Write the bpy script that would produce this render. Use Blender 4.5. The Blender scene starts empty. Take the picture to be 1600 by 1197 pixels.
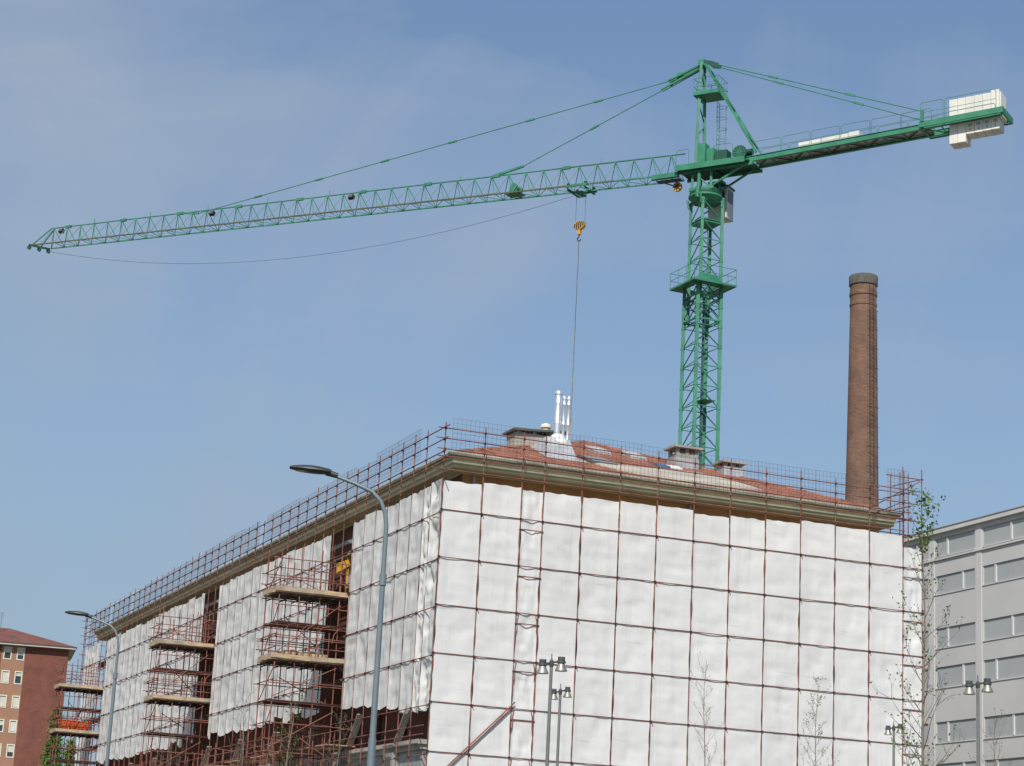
import bpy, math, random
from mathutils import Vector, Matrix, noise as mnoise
R = math.radians
rnd = random.Random(7)
sc = bpy.context.scene
col = sc.collection

# ------------------------------------------------------------------ camera
F_PX, PITCH, ROLL = 3242.98, 0.25239, 0.05064
cam = bpy.data.cameras.new('camera'); cam_o = bpy.data.objects.new('camera', cam); col.objects.link(cam_o)
cam.sensor_fit = 'HORIZONTAL'; cam.sensor_width = 36.0; cam.lens = 36.0*F_PX/1600.0
cam.clip_start = 0.5; cam.clip_end = 6000
cp, sp = math.cos(PITCH), math.sin(PITCH)
fw = Vector((0, cp, sp)); r0 = Vector((1, 0, 0)); u0 = Vector((0, -sp, cp))
rt = math.cos(ROLL)*r0 + math.sin(ROLL)*u0; upv = -math.sin(ROLL)*r0 + math.cos(ROLL)*u0
m = Matrix((( rt.x, upv.x, -fw.x, 0), (rt.y, upv.y, -fw.y, 0), (rt.z, upv.z, -fw.z, 1.6), (0, 0, 0, 1)))
cam_o.matrix_world = m
sc.camera = cam_o

# ------------------------------------------------------------------ sky + sun
SUN_EL, SUN_TH = R(46), R(9)            # sun behind the camera, a little to its left
sd = Vector((-math.sin(SUN_TH)*math.cos(SUN_EL), -math.cos(SUN_TH)*math.cos(SUN_EL), math.sin(SUN_EL)))
w = bpy.data.worlds.new('World'); sc.world = w; w.use_nodes = True
nt = w.node_tree; nt.nodes.clear(); N = nt.nodes.new; L = nt.links.new
sky = N('ShaderNodeTexSky'); sky.sky_type = 'NISHITA'; sky.sun_disc = False
sky.sun_elevation = SUN_EL; sky.sun_rotation = math.atan2(sd.x, sd.y)
sky.air_density = 1.0; sky.dust_density = 0.35; sky.ozone_density = 3.2; sky.altitude = 100
tc = N('ShaderNodeTexCoord'); mp = N('ShaderNodeMapping'); mp.inputs['Scale'].default_value = (2.6, 2.6, 1.5)
mp.inputs['Rotation'].default_value = (0, R(35), 0); mp.inputs['Location'].default_value = (0.35, 0.1, 0.2)
L(tc.outputs['Generated'], mp.inputs['Vector'])
n1 = N('ShaderNodeTexNoise'); n1.inputs['Scale'].default_value = 2.1; n1.inputs['Detail'].default_value = 7; n1.inputs['Roughness'].default_value = .52; n1.inputs['Distortion'].default_value = .6
L(mp.outputs['Vector'], n1.inputs['Vector'])
cr = N('ShaderNodeValToRGB'); cr.color_ramp.elements[0].position = .40; cr.color_ramp.elements[1].position = .98
cr.color_ramp.elements[0].color = (0, 0, 0, 1); cr.color_ramp.elements[1].color = (1, 1, 1, 1)
sx_ = N('ShaderNodeSeparateXYZ'); L(tc.outputs['Generated'], sx_.inputs[0])
ma = N('ShaderNodeMath'); ma.operation = 'MULTIPLY_ADD'; ma.inputs[1].default_value = -.80; L(sx_.outputs['X'], ma.inputs[0]); L(n1.outputs['Fac'], ma.inputs[2])   # the veil of cirrus thickens to the west
mp2 = N('ShaderNodeMapping'); mp2.inputs['Rotation'].default_value = (0, R(-38), R(20)); mp2.inputs['Scale'].default_value = (1.3, 2.0, 7.0); L(tc.outputs['Generated'], mp2.inputs['Vector'])
n2 = N('ShaderNodeTexNoise'); n2.inputs['Scale'].default_value = 1.6; n2.inputs['Detail'].default_value = 5; n2.inputs['Distortion'].default_value = .9; L(mp2.outputs['Vector'], n2.inputs['Vector'])
ma2 = N('ShaderNodeMath'); ma2.operation = 'MULTIPLY_ADD'; ma2.inputs[1].default_value = .9; L(n2.outputs['Fac'], ma2.inputs[0]); L(ma.outputs[0], ma2.inputs[2])
ma3 = N('ShaderNodeMath'); ma3.operation = 'SUBTRACT'; ma3.inputs[1].default_value = .45; L(ma2.outputs[0], ma3.inputs[0])
L(ma3.outputs[0], cr.inputs['Fac'])
mul = N('ShaderNodeMath'); mul.operation = 'MULTIPLY'; mul.inputs[1].default_value = .8; L(cr.outputs['Color'], mul.inputs[0])
mx = N('ShaderNodeMix'); mx.data_type = 'RGBA'; L(mul.outputs[0], mx.inputs['Factor']); L(sky.outputs['Color'], mx.inputs['A'])
mx.inputs['B'].default_value = (3.75, 4.1, 4.7, 1)
# haze that greys the sky down towards the horizon, all the way round
hz = N('ShaderNodeMapRange'); hz.inputs['From Min'].default_value = .52; hz.inputs['From Max'].default_value = .05; hz.inputs['To Min'].default_value = 0; hz.inputs['To Max'].default_value = .8
L(sx_.outputs['Z'], hz.inputs['Value'])
mh = N('ShaderNodeMix'); mh.data_type = 'RGBA'; L(hz.outputs['Result'], mh.inputs['Factor']); L(mx.outputs['Result'], mh.inputs['A']); mh.inputs['B'].default_value = (2.05, 2.82, 3.62, 1)
bg = N('ShaderNodeBackground'); bg.inputs['Strength'].default_value = .127; L(mh.outputs['Result'], bg.inputs['Color'])
wo = N('ShaderNodeOutputWorld'); L(bg.outputs[0], wo.inputs['Surface'])
sun = bpy.data.lights.new('sun', 'SUN'); sun.energy = 4.7; sun.angle = R(.53); sun.color = (1, .95, .87)
so = bpy.data.objects.new('sun', sun); col.objects.link(so)
so.rotation_euler = (-sd).to_track_quat('-Z', 'Y').to_euler(); so.location = sd*200
vs = sc.view_settings; vs.view_transform = 'Standard'; vs.look = 'None'; vs.exposure = 0.0; vs.gamma = 1.0; vs.use_curve_mapping = False

# ------------------------------------------------------------------ materials
MATS = {}
def mat(name, c, rough=.7, var=.15, scale=1.0, metal=0, bump=0, bscale=20, translucent=0, c2=None, spec=.4, stretch=(1, 1, 1)):
    m = bpy.data.materials.new(name); m.use_nodes = True; t = m.node_tree; b = t.nodes['Principled BSDF']
    g = t.nodes.new('ShaderNodeNewGeometry'); mpn = t.nodes.new('ShaderNodeMapping'); mpn.inputs['Scale'].default_value = stretch
    t.links.new(g.outputs['Position'], mpn.inputs['Vector'])
    nz = t.nodes.new('ShaderNodeTexNoise'); nz.inputs['Scale'].default_value = scale; nz.inputs['Detail'].default_value = 6; nz.inputs['Roughness'].default_value = .62
    t.links.new(mpn.outputs['Vector'], nz.inputs['Vector'])
    rp = t.nodes.new('ShaderNodeValToRGB')
    e = rp.color_ramp.elements; e[0].position = .3; e[1].position = .7
    ca = [max(0, x*(1-var)) for x in c]; cb = [min(1, x*(1+var)) for x in (c2 or c)]
    e[0].color = (*ca, 1); e[1].color = (*cb, 1)
    t.links.new(nz.outputs['Fac'], rp.inputs['Fac']); t.links.new(rp.outputs['Color'], b.inputs['Base Color'])
    b.inputs['Roughness'].default_value = rough; b.inputs['Metallic'].default_value = metal; b.inputs['Specular IOR Level'].default_value = spec
    if bump:
        n2 = t.nodes.new('ShaderNodeTexNoise'); n2.inputs['Scale'].default_value = bscale; n2.inputs['Detail'].default_value = 4
        t.links.new(mpn.outputs['Vector'], n2.inputs['Vector'])
        bp = t.nodes.new('ShaderNodeBump'); bp.inputs['Strength'].default_value = bump; bp.inputs['Distance'].default_value = .02
        t.links.new(n2.outputs['Fac'], bp.inputs['Height']); t.links.new(bp.outputs['Normal'], b.inputs['Normal'])
    if translucent:
        tr = t.nodes.new('ShaderNodeBsdfTranslucent'); t.links.new(rp.outputs['Color'], tr.inputs['Color'])
        ms = t.nodes.new('ShaderNodeMixShader'); ms.inputs['Fac'].default_value = translucent
        o = t.nodes['Material Output']
        t.links.new(b.outputs[0], ms.inputs[1]); t.links.new(tr.outputs[0], ms.inputs[2]); t.links.new(ms.outputs[0], o.inputs['Surface'])
    MATS[name] = m
    return m
mat('ground', (.11, .105, .09), .95, .3, .3, c2=(.13, .14, .08))
mat('asphalt', (.05, .05, .052), .9, .25, 1.2, bump=.3, bscale=60)
mat('paving', (.30, .29, .27), .9, .2, .8)
mat('kerb', (.38, .37, .35), .9, .15, 2)
mat('paint', (.75, .75, .72), .8, .1, 3)
mat('crane_green', (.034, .195, .115), .5, .22, .9, c2=(.045, .225, .135))
mat('crane_dark', (.014, .08, .05), .6, .2, 1.5)
mat('rail_rust', (.13, .075, .045), .7, .35, .8, c2=(.08, .12, .07))
mat('wire', (.09, .10, .11), .6, .1, 2)
mat('ballast', (.66, .64, .58), .85, .10, 1.2, c2=(.72, .70, .65), stretch=(1, 1, .3))
mat('print_blue', (.30, .42, .45), .8, .2, 5)
mat('cab_white', (.52, .52, .49), .5, .12, 1.5)
mat('glass', (.035, .045, .055), .12, .2, 1, spec=.6)
mat('rust_tube', (.175, .058, .044), .75, .45, 1.6, c2=(.22, .088, .066))
mat('rust_dark', (.050, .022, .020), .8, .4, 3)
mat('galv', (.34, .35, .36), .5, .15, 3, metal=.5)
mat('steel_bright', (.74, .75, .76), .38, .06, 2.5, metal=.75)
mat('lead', (.50, .51, .52), .45, .25, 1.6, metal=.35)
mat('timber', (.42, .31, .20), .85, .3, 2.2, stretch=(1, 1, 4))
mat('fan_grey', (.34, .33, .30), .9, .3, 2.5)
mat('timber_old', (.36, .29, .21), .9, .35, 2.5)
mat('timber_grey', (.22, .20, .17), .9, .35, 2.2)
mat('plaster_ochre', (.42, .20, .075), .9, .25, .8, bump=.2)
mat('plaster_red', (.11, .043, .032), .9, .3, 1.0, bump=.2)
mat('cornice', (.50, .44, .26), .85, .18, .9, stretch=(1, 1, .4))
mat('cornice_line', (.74, .70, .56), .8, .15, 1.2)
mat('gutter', (.36, .33, .26), .75, .3, 1.0)
mat('concrete', (.34, .32, .28), .9, .28, .9, bump=.25)
mat('stone_grey', (.26, .27, .27), .9, .3, .9, bump=.25)
mat('membrane', (.40, .37, .31), .9, .22, .7, bump=.15, bscale=8)
mat('tile', (.235, .088, .058), .9, .42, 1.3, c2=(.285, .125, .085))
mat('slate_dark', (.10, .095, .085), .85, .25, 2)
mat('blue_tarp', (.06, .14, .26), .6, .2, 2)
mat('sash_grey', (.46, .46, .44), .5, .2, 3)
mat('hood_white', (.62, .61, .58), .55, .25, 4, bump=.6, bscale=6)
mat('white_paint', (.72, .72, .70), .6, .06, 2)
mat('dark_void', (.03, .022, .018), .95, .3, 1)
mat('yellow', (.55, .29, .03), .55, .2, 2)
mat('black', (.02, .02, .02), .6, .2, 2)
mat('orange_bin', (.62, .10, .02), .55, .15, 2)
mat('lamp_pole', (.17, .21, .235), .45, .10, 1.5, metal=.2)
mat('lamp_dark', (.035, .04, .042), .4, .2, 2)
mat('lamp_grey', (.10, .105, .105), .5, .2, 3, metal=.3)
mat('lamp_lens', (.42, .38, .24), .2, .1, 3)
mat('alu', (.30, .295, .26), .5, .18, 3, metal=.55)
mat('grey_post', (.19, .20, .19), .5, .12, 2, metal=.3)
mat('bark', (.20, .17, .13), .95, .3, 4)
mat('twig', (.14, .11, .08), .95, .3, 4)
mat('leaf', (.085, .15, .022), .6, .35, 3, translucent=.3, c2=(.12, .20, .035))
mat('bud', (.13, .14, .06), .7, .35, 6)
mat('leaf_dark', (.055, .125, .020), .7, .45, .7, translucent=.25, c2=(.11, .20, .035))
mat('white_wall', (.57, .57, .565), .85, .05, .25, bump=.03)
mat('white_pier', (.60, .60, .595), .8, .05, .4)
mat('blind_grey', (.41, .435, .44), .35, .06, .35, spec=.5)
mat('frame_grey', (.42, .43, .43), .6, .05, 2)
mat('brown_panel', (.32, .175, .112), .9, .08, .5)
mat('win_frame', (.66, .63, .52), .7, .08, 2)
mat('shutter', (.55, .53, .46), .7, .1, 1)
mat('roof_far', (.155, .062, .048), .9, .2, .8)
mat('eave_white', (.62, .58, .52), .8, .1, 1)

def brick_mat(name, c1, c2, mortar, scale, cyl=False, dirt=.4):
    m = bpy.data.materials.new(name); m.use_nodes = True; t = m.node_tree; b = t.nodes['Principled BSDF']
    tcn = t.nodes.new('ShaderNodeTexCoord'); sep = t.nodes.new('ShaderNodeSeparateXYZ'); t.links.new(tcn.outputs['Object'], sep.inputs[0])
    cmb = t.nodes.new('ShaderNodeCombineXYZ')
    if cyl:
        at = t.nodes.new('ShaderNodeMath'); at.operation = 'ARCTAN2'; t.links.new(sep.outputs['Y'], at.inputs[0]); t.links.new(sep.outputs['X'], at.inputs[1])
        t.links.new(at.outputs[0], cmb.inputs['X'])
    else:
        t.links.new(sep.outputs['X'], cmb.inputs['X'])
    t.links.new(sep.outputs['Z'], cmb.inputs['Y'])
    br = t.nodes.new('ShaderNodeTexBrick'); br.inputs['Scale'].default_value = scale
    br.inputs['Color1'].default_value = (*c1, 1); br.inputs['Color2'].default_value = (*c2, 1); br.inputs['Mortar'].default_value = (*mortar, 1)
    br.inputs['Mortar Size'].default_value = .025; br.inputs['Brick Width'].default_value = .30; br.inputs['Row Height'].default_value = .10
    t.links.new(cmb.outputs[0], br.inputs['Vector'])
    nz = t.nodes.new('ShaderNodeTexNoise'); nz.inputs['Scale'].default_value = .5; nz.inputs['Detail'].default_value = 8; nz.inputs['Roughness'].default_value = .7
    t.links.new(tcn.outputs['Object'], nz.inputs['Vector'])
    rp = t.nodes.new('ShaderNodeValToRGB'); rp.color_ramp.elements[0].position = .35; rp.color_ramp.elements[1].position = .65
    rp.color_ramp.elements[0].color = (1-dirt, 1-dirt, 1-dirt, 1); rp.color_ramp.elements[1].color = (1.0, 1.0, 1.0, 1)
    t.links.new(nz.outputs['Fac'], rp.inputs['Fac'])
    mm = t.nodes.new('ShaderNodeMix'); mm.data_type = 'RGBA'; mm.blend_type = 'MULTIPLY'; mm.inputs['Factor'].default_value = 1
    t.links.new(br.outputs['Color'], mm.inputs['A']); t.links.new(rp.outputs['Color'], mm.inputs['B'])
    t.links.new(mm.outputs['Result'], b.inputs['Base Color']); b.inputs['Roughness'].default_value = .92
    bp = t.nodes.new('ShaderNodeBump'); bp.inputs['Strength'].default_value = .4; bp.inputs['Distance'].default_value = .02; bp.invert = True
    t.links.new(br.outputs['Fac'], bp.inputs['Height']); t.links.new(bp.outputs['Normal'], b.inputs['Normal'])
    MATS[name] = m
brick_mat('brick_chimney', (.27, .125, .075), (.17, .075, .048), (.22, .15, .11), 1.0, True, .45)
brick_mat('brick_red', (.25, .068, .042), (.17, .045, .031), (.22, .095, .07), .9, False, .35)

def sheet_mat():
    m = bpy.data.materials.new('sheet'); m.use_nodes = True; t = m.node_tree; b = t.nodes['Principled BSDF']; n = t.nodes.new; l = t.links.new
    g = n('ShaderNodeNewGeometry')
    def nz(scale, st, det=5, ro=.6):
        mpn = n('ShaderNodeMapping'); mpn.inputs['Scale'].default_value = st; l(g.outputs['Position'], mpn.inputs['Vector'])
        x = n('ShaderNodeTexNoise'); x.inputs['Scale'].default_value = scale; x.inputs['Detail'].default_value = det; x.inputs['Roughness'].default_value = ro
        l(mpn.outputs['Vector'], x.inputs['Vector']); return x
    def ramp(src, p0, p1, c0, c1):
        r = n('ShaderNodeValToRGB'); r.color_ramp.elements[0].position = p0; r.color_ramp.elements[1].position = p1
        r.color_ramp.elements[0].color = (*c0, 1); r.color_ramp.elements[1].color = (*c1, 1); l(src.outputs['Fac'], r.inputs['Fac']); return r
    def mulc(a, bb):
        x = n('ShaderNodeMix'); x.data_type = 'RGBA'; x.blend_type = 'MULTIPLY'; x.inputs['Factor'].default_value = 1
        l(a, x.inputs['A']); l(bb, x.inputs['B']); return x.outputs['Result']
    base = ramp(nz(.35, (1, 1, 1)), .3, .7, (.755, .755, .74), (.845, .84, .82)).outputs['Color']
    streak = ramp(nz(2.6, (1, 1, .05), 6, .7), .30, .52, (.90, .90, .91), (1, 1, 1)).outputs['Color']       # rain streaks down the cloth
    band = ramp(nz(1.0, (.30, .30, 5.0), 5, .6), .27, .36, (.80, .80, .82), (1, 1, 1)).outputs['Color']    # shading of horizontal fold creases painted in as grey lines, some dirt along them
    spot = ramp(nz(1.7, (.6, .6, 2.0), 9, .78), .24, .37, (.62, .60, .58), (1, 1, 1)).outputs['Color']      # smudges
    c = mulc(mulc(mulc(base, streak), band), spot)
    l(c, b.inputs['Base Color']); b.inputs['Roughness'].default_value = .6; b.inputs['Specular IOR Level'].default_value = .25
    bp = n('ShaderNodeBump'); bp.inputs['Strength'].default_value = .35; bp.inputs['Distance'].default_value = .05
    l(nz(2.2, (1, 1, .8), 6, .6).outputs['Fac'], bp.inputs['Height']); l(bp.outputs['Normal'], b.inputs['Normal'])
    tr = n('ShaderNodeBsdfTranslucent'); l(c, tr.inputs['Color'])
    ms = n('ShaderNodeMixShader'); ms.inputs['Fac'].default_value = .22
    l(b.outputs[0], ms.inputs[1]); l(tr.outputs[0], ms.inputs[2]); l(ms.outputs[0], t.nodes['Material Output'].inputs['Surface'])
    MATS['sheet'] = m
sheet_mat()

# ------------------------------------------------------------------ helpers
def link(name, mesh, parent=None):
    o = bpy.data.objects.new(name, mesh); col.objects.link(o)
    if parent: o.parent = parent
    return o
def tag(o, label=None, cat=None, group=None, kind=None):
    if label: o['label'] = label
    if cat: o['category'] = cat
    if group: o['group'] = group
    if kind: o['kind'] = kind
    return o
def empty(name, loc=(0, 0, 0), rz=0, parent=None):
    o = link(name, None, parent); o.location = loc; o.rotation_euler = (0, 0, rz); o.empty_display_size = .5
    return o
def V3(*a): return Vector(a)
class MB:
    def __init__(s): s.v = []; s.f = []; s.sm = []
    def quad(s, a, b, c, d, smooth=False):
        i = len(s.v); s.v += [tuple(a), tuple(b), tuple(c), tuple(d)]; s.f.append((i, i+1, i+2, i+3)); s.sm.append(smooth); return s
    def poly(s, pts):
        i = len(s.v); s.v += [tuple(p) for p in pts]; s.f.append(tuple(range(i, i+len(pts)))); s.sm.append(False); return s
    def box(s, x0, x1, y0, y1, z0, z1, M=None):
        i = len(s.v)
        p = [Vector((x, y, z)) for z in (z0, z1) for y in (y0, y1) for x in (x0, x1)]
        if M: p = [M @ q for q in p]
        s.v += [tuple(q) for q in p]
        for f in ((0, 2, 3, 1), (4, 5, 7, 6), (0, 1, 5, 4), (2, 6, 7, 3), (0, 4, 6, 2), (1, 3, 7, 5)):
            s.f.append(tuple(i+k for k in f)); s.sm.append(False)
        return s
    def bar(s, p, q, r, r2=None, n=6, smooth=True, cap=True, up=None):
        p, q = Vector(p), Vector(q); d = q-p
        if d.length < 1e-6: return s
        d.normalize(); a = d.cross(Vector(up) if up else (Vector((0, 0, 1)) if abs(d.z) < .95 else Vector((1, 0, 0)))).normalized(); b = d.cross(a)
        r2 = r if r2 is None else r2; i = len(s.v)
        for k in range(n):
            t = 2*math.pi*(k+.5)/n; e = a*math.cos(t)+b*math.sin(t)
            s.v.append(tuple(p+e*r)); s.v.append(tuple(q+e*r2))
        for k in range(n):
            j = (k+1) % n; s.f.append((i+2*k, i+2*j, i+2*j+1, i+2*k+1)); s.sm.append(smooth and n > 4)
        if cap:
            s.f.append(tuple(i+2*k for k in range(n))[::-1]); s.f.append(tuple(i+2*k+1 for k in range(n))); s.sm += [False, False]
        return s
    def path(s, pts, r, n=5, cap=True):
        rr = r if isinstance(r, (list, tuple)) else [r]*len(pts)
        pts = [Vector(p) for p in pts]; i = len(s.v); K = len(pts)
        for k, p in enumerate(pts):
            d = (pts[min(k+1, K-1)]-pts[max(k-1, 0)]).normalized()
            a = d.cross(Vector((.13, .99, .05)) if abs(d.y) < .9 else Vector((1, 0, 0))).normalized(); b = d.cross(a)
            for j in range(n):
                t = 2*math.pi*j/n; s.v.append(tuple(p+(a*math.cos(t)+b*math.sin(t))*rr[k]))
        for k in range(K-1):
            for j in range(n):
                j2 = (j+1) % n; s.f.append((i+k*n+j, i+k*n+j2, i+(k+1)*n+j2, i+(k+1)*n+j)); s.sm.append(True)
        if cap:
            s.f.append(tuple(i+j for j in range(n))[::-1]); s.f.append(tuple(i+(K-1)*n+j for j in range(n))); s.sm += [False, False]
        return s
    def lathe(s, prof, n=24, c=(0, 0, 0), M=None):
        i = len(s.v); K = len(prof)
        for r, z in prof:
            for j in range(n):
                t = 2*math.pi*j/n; p = Vector((c[0]+r*math.cos(t), c[1]+r*math.sin(t), c[2]+z))
                s.v.append(tuple(M @ p if M else p))
        for k in range(K-1):
            for j in range(n):
                j2 = (j+1) % n; s.f.append((i+k*n+j, i+k*n+j2, i+(k+1)*n+j2, i+(k+1)*n+j)); s.sm.append(True)
        s.f.append(tuple(i+j for j in range(n))[::-1]); s.f.append(tuple(i+(K-1)*n+j for j in range(n))); s.sm += [False, False]
        return s
    def mesh(s, name, m):
        me = bpy.data.meshes.new(name); me.from_pydata(s.v, [], s.f); me.polygons.foreach_set('use_smooth', s.sm)
        me.materials.append(MATS[m]); me.update()
        if name not in ('sheet',): me.set_sharp_from_angle(angle=R(38))
        return me
    def build(s, name, m, parent=None, **k):
        return tag(link(name, s.mesh(name, m), parent), **k)
_tubes = {}
def tube(name, p, q, r, m, parent, n=6):
    """one straight tube as an object that shares its mesh with all other tubes of that material"""
    key = (m, n)
    if key not in _tubes: _tubes[key] = MB().bar((0, 0, 0), (0, 0, 1), 1, n=n).mesh('tube', m)
    o = link(name, _tubes[key], parent); p, q = Vector(p), Vector(q); d = q-p
    o.matrix_basis = Matrix.LocRotScale(p, d.to_track_quat('Z', 'Y'), Vector((r, r, d.length)))
    return o
def wallgrid(mb, fm, a0, a1, z0, z1, ops, depth):
    A = sorted({a0, a1, *[o[0] for o in ops], *[o[1] for o in ops]}); Z = sorted({z0, z1, *[o[2] for o in ops], *[o[3] for o in ops]})
    for i in range(len(A)-1):
        for j in range(len(Z)-1):
            ca, cz = (A[i]+A[i+1])/2, (Z[j]+Z[j+1])/2
            if any(o[0] < ca < o[1] and o[2] < cz < o[3] for o in ops): continue
            mb.quad(fm(A[i], Z[j], 0), fm(A[i+1], Z[j], 0), fm(A[i+1], Z[j+1], 0), fm(A[i], Z[j+1], 0))
    for b0, b1, c0, c1 in ops:
        q = [(b0, c0), (b1, c0), (b1, c1), (b0, c1)]
        for k in range(4):
            (xa, za), (xb, zb) = q[k], q[(k+1) % 4]
            mb.quad(fm(xa, za, 0), fm(xb, zb, 0), fm(xb, zb, depth), fm(xa, za, depth))
def fbox(mb, fm, a0, a1, z0, z1, d0, d1):
    c = [fm(a, z, d) for d in (d0, d1) for z in (z0, z1) for a in (a0, a1)]; i = len(mb.v); mb.v += [tuple(x) for x in c]
    for f in ((0, 1, 3, 2), (4, 6, 7, 5), (0, 4, 5, 1), (2, 3, 7, 6), (0, 2, 6, 4), (1, 5, 7, 3)):
        mb.f.append(tuple(i+k for k in f)); mb.sm.append(False)
    return mb

# ------------------------------------------------------------------ ground
MB().quad((-3000, -1500, 0), (3000, -1500, 0), (3000, 5000, 0), (-3000, 5000, 0)).build('ground', 'ground', kind='structure')
A0 = 0.38539; CX, CY = -2.69041, 85.3691
def Bw(s, t, z): return Vector((CX+s*math.cos(A0)-t*math.sin(A0), CY+s*math.sin(A0)+t*math.cos(A0), z))
BR = {'loc': (CX, CY, 0), 'rz': A0}
def strip(name, m, s0, s1, t0, t1, z, **k):
    return MB().poly([Bw(s0, t0, z), Bw(s1, t0, z), Bw(s1, t1, z), Bw(s0, t1, z)]).build(name, m, **k)
strip('road', 'asphalt', -120, 200, -30, -19, .004, kind='structure')
strip('side_road', 'asphalt', -21, -12, -18.8, 220, .004, kind='structure')
pv = empty('pavement', BR['loc'], A0); tag(pv, kind='structure')
pb = MB(); pb.box(-12, 40, -19, -3.6, 0, .13); pb.build('paving', 'paving', pv)
pb = MB(); pb.box(-12, 40, -19.16, -19, 0, .14); pb.build('kerb', 'kerb', pv)
pb = MB(); pb.box(-12.16, -12, -19.16, 120, 0, .14); pb.build('kerb', 'kerb', pv)
pb = MB(); pb.box(-12, -3.7, -3.6, 120, 0, .13); pb.build('paving', 'paving', pv)
for k in range(16): strip('lane_marking', 'paint', -60+k*8, -57+k*8, -24.6, -24.45, .008, kind='structure')

# ------------------------------------------------------------------ the big building
bld = empty('building', BR['loc'], A0)
tag(bld, 'long ochre building with red tiled hip roof, wrapped in scaffolding and white sheeting', 'building')
S0, S1, T0, T1 = 1.4, 22.0, 1.4, 73.0
ZE = 20.72
lw_ops = []
for tg in (13.4, 37.5, 67.3):
    for z in (16.35, 12.95): lw_ops.append((tg-.8, tg+.8, z, z+2.3))
for k in range(20): lw_ops.append((4.1+k*3.45, 5.5+k*3.45, 5.2, 7.0))
for k in range(20): lw_ops.append((2.6+k*3.45, 3.6+k*3.45, 9.1, 10.3))
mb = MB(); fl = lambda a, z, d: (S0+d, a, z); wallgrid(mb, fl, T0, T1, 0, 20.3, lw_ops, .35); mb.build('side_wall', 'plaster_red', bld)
mb = MB(); ff = lambda a, z, d: (a, T0+d, z)
fw_ops = [(3+k*3.3, 4.4+k*3.3, z, z+2.1) for k in range(6) for z in (1.2, 5.2, 8.8, 12.6, 16.2)]
wallgrid(mb, ff, S0, S1, 0, 20.3, fw_ops, .35); mb.build('front_wall', 'plaster_ochre', bld)
mb = MB(); mb.quad((S1, T0, 0), (S1, T1, 0), (S1, T1, 20.3), (S1, T0, 20.3)); mb.quad((S0, T1, 0), (S1, T1, 0), (S1, T1, 20.3), (S0, T1, 20.3)); mb.build('rear_wall', 'plaster_ochre', bld)
for o in lw_ops:
    wn = fbox(MB(), fl, o[0]+.002, o[1]-.002, o[2]+.002, o[3]-.002, .30, .36).build('window', 'dark_void', bld)
    f = MB(); c = (o[0]+o[1])/2
    fbox(f, fl, o[0]+.01, o[0]+.08, o[2]+.01, o[3]-.01, .24, .295); fbox(f, fl, o[1]-.08, o[1]-.01, o[2]+.01, o[3]-.01, .24, .295); fbox(f, fl, c-.04, c+.04, o[2]+.01, o[3]-.01, .24, .295)
    f.build('frame', 'timber_grey', wn)
for o in fw_ops:
    fbox(MB(), ff, o[0]+.002, o[1]-.002, o[2]+.002, o[3]-.002, .30, .36).build('window', 'dark_void', bld)
# cornice: closed rings around the four sides, profile of (overhang, z)
def ring(name, m, prof):
    mb = MB()
    for (o1, z1), (o2, z2) in zip(prof, prof[1:]):
        def cn(o, z): return [(S0-o, T0-o, z), (S1+o, T0-o, z), (S1+o, T1+o, z), (S0-o, T1+o, z)]
        a, b = cn(o1, z1), cn(o2, z2)
        for k in range(4): mb.quad(a[k], a[(k+1) % 4], b[(k+1) % 4], b[k])
    return mb.build(name, m, bld)
cor = ring('cornice', 'cornice', [(0, 19.96), (.06, 19.965), (.09, 20.01), (.30, 20.015), (.32, 20.03), (.60, 20.035), (.66, 20.07), (.66, 20.235)])
ring('cornice_moulding', 'cornice_line', [(.66, 20.235), (.74, 20.24), (.78, 20.31), (.70, 20.325)])
ring('cornice_fascia', 'cornice', [(.70, 20.325), (.74, 20.42), (.80, 20.44), (.82, 20.52), (.80, 20.535)])
ring('gutter', 'gutter', [(.80, 20.535), (.92, 20.54), (.95, 20.62), (.93, 20.69), (.86, 20.69), (.80, 20.60), (.30, 20.60)])
ring('string_course', 'concrete', [(0, 19.10), (.05, 19.10), (.05, 19.30), (0, 19.30)])
# downpipes seen below the cornice
for s_ in (1.9, 12.3): tube('downpipe', (s_, T0-.12, 0.1), (s_, T0-.12, 19.9), .06, 'galv', bld)
for t_ in (3.0, 20.5, 33.0, 52.0): tube('downpipe', (S0-.12, t_, 9.2), (S0-.12, t_, 19.9), .06, 'cornice_line', bld)
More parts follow.
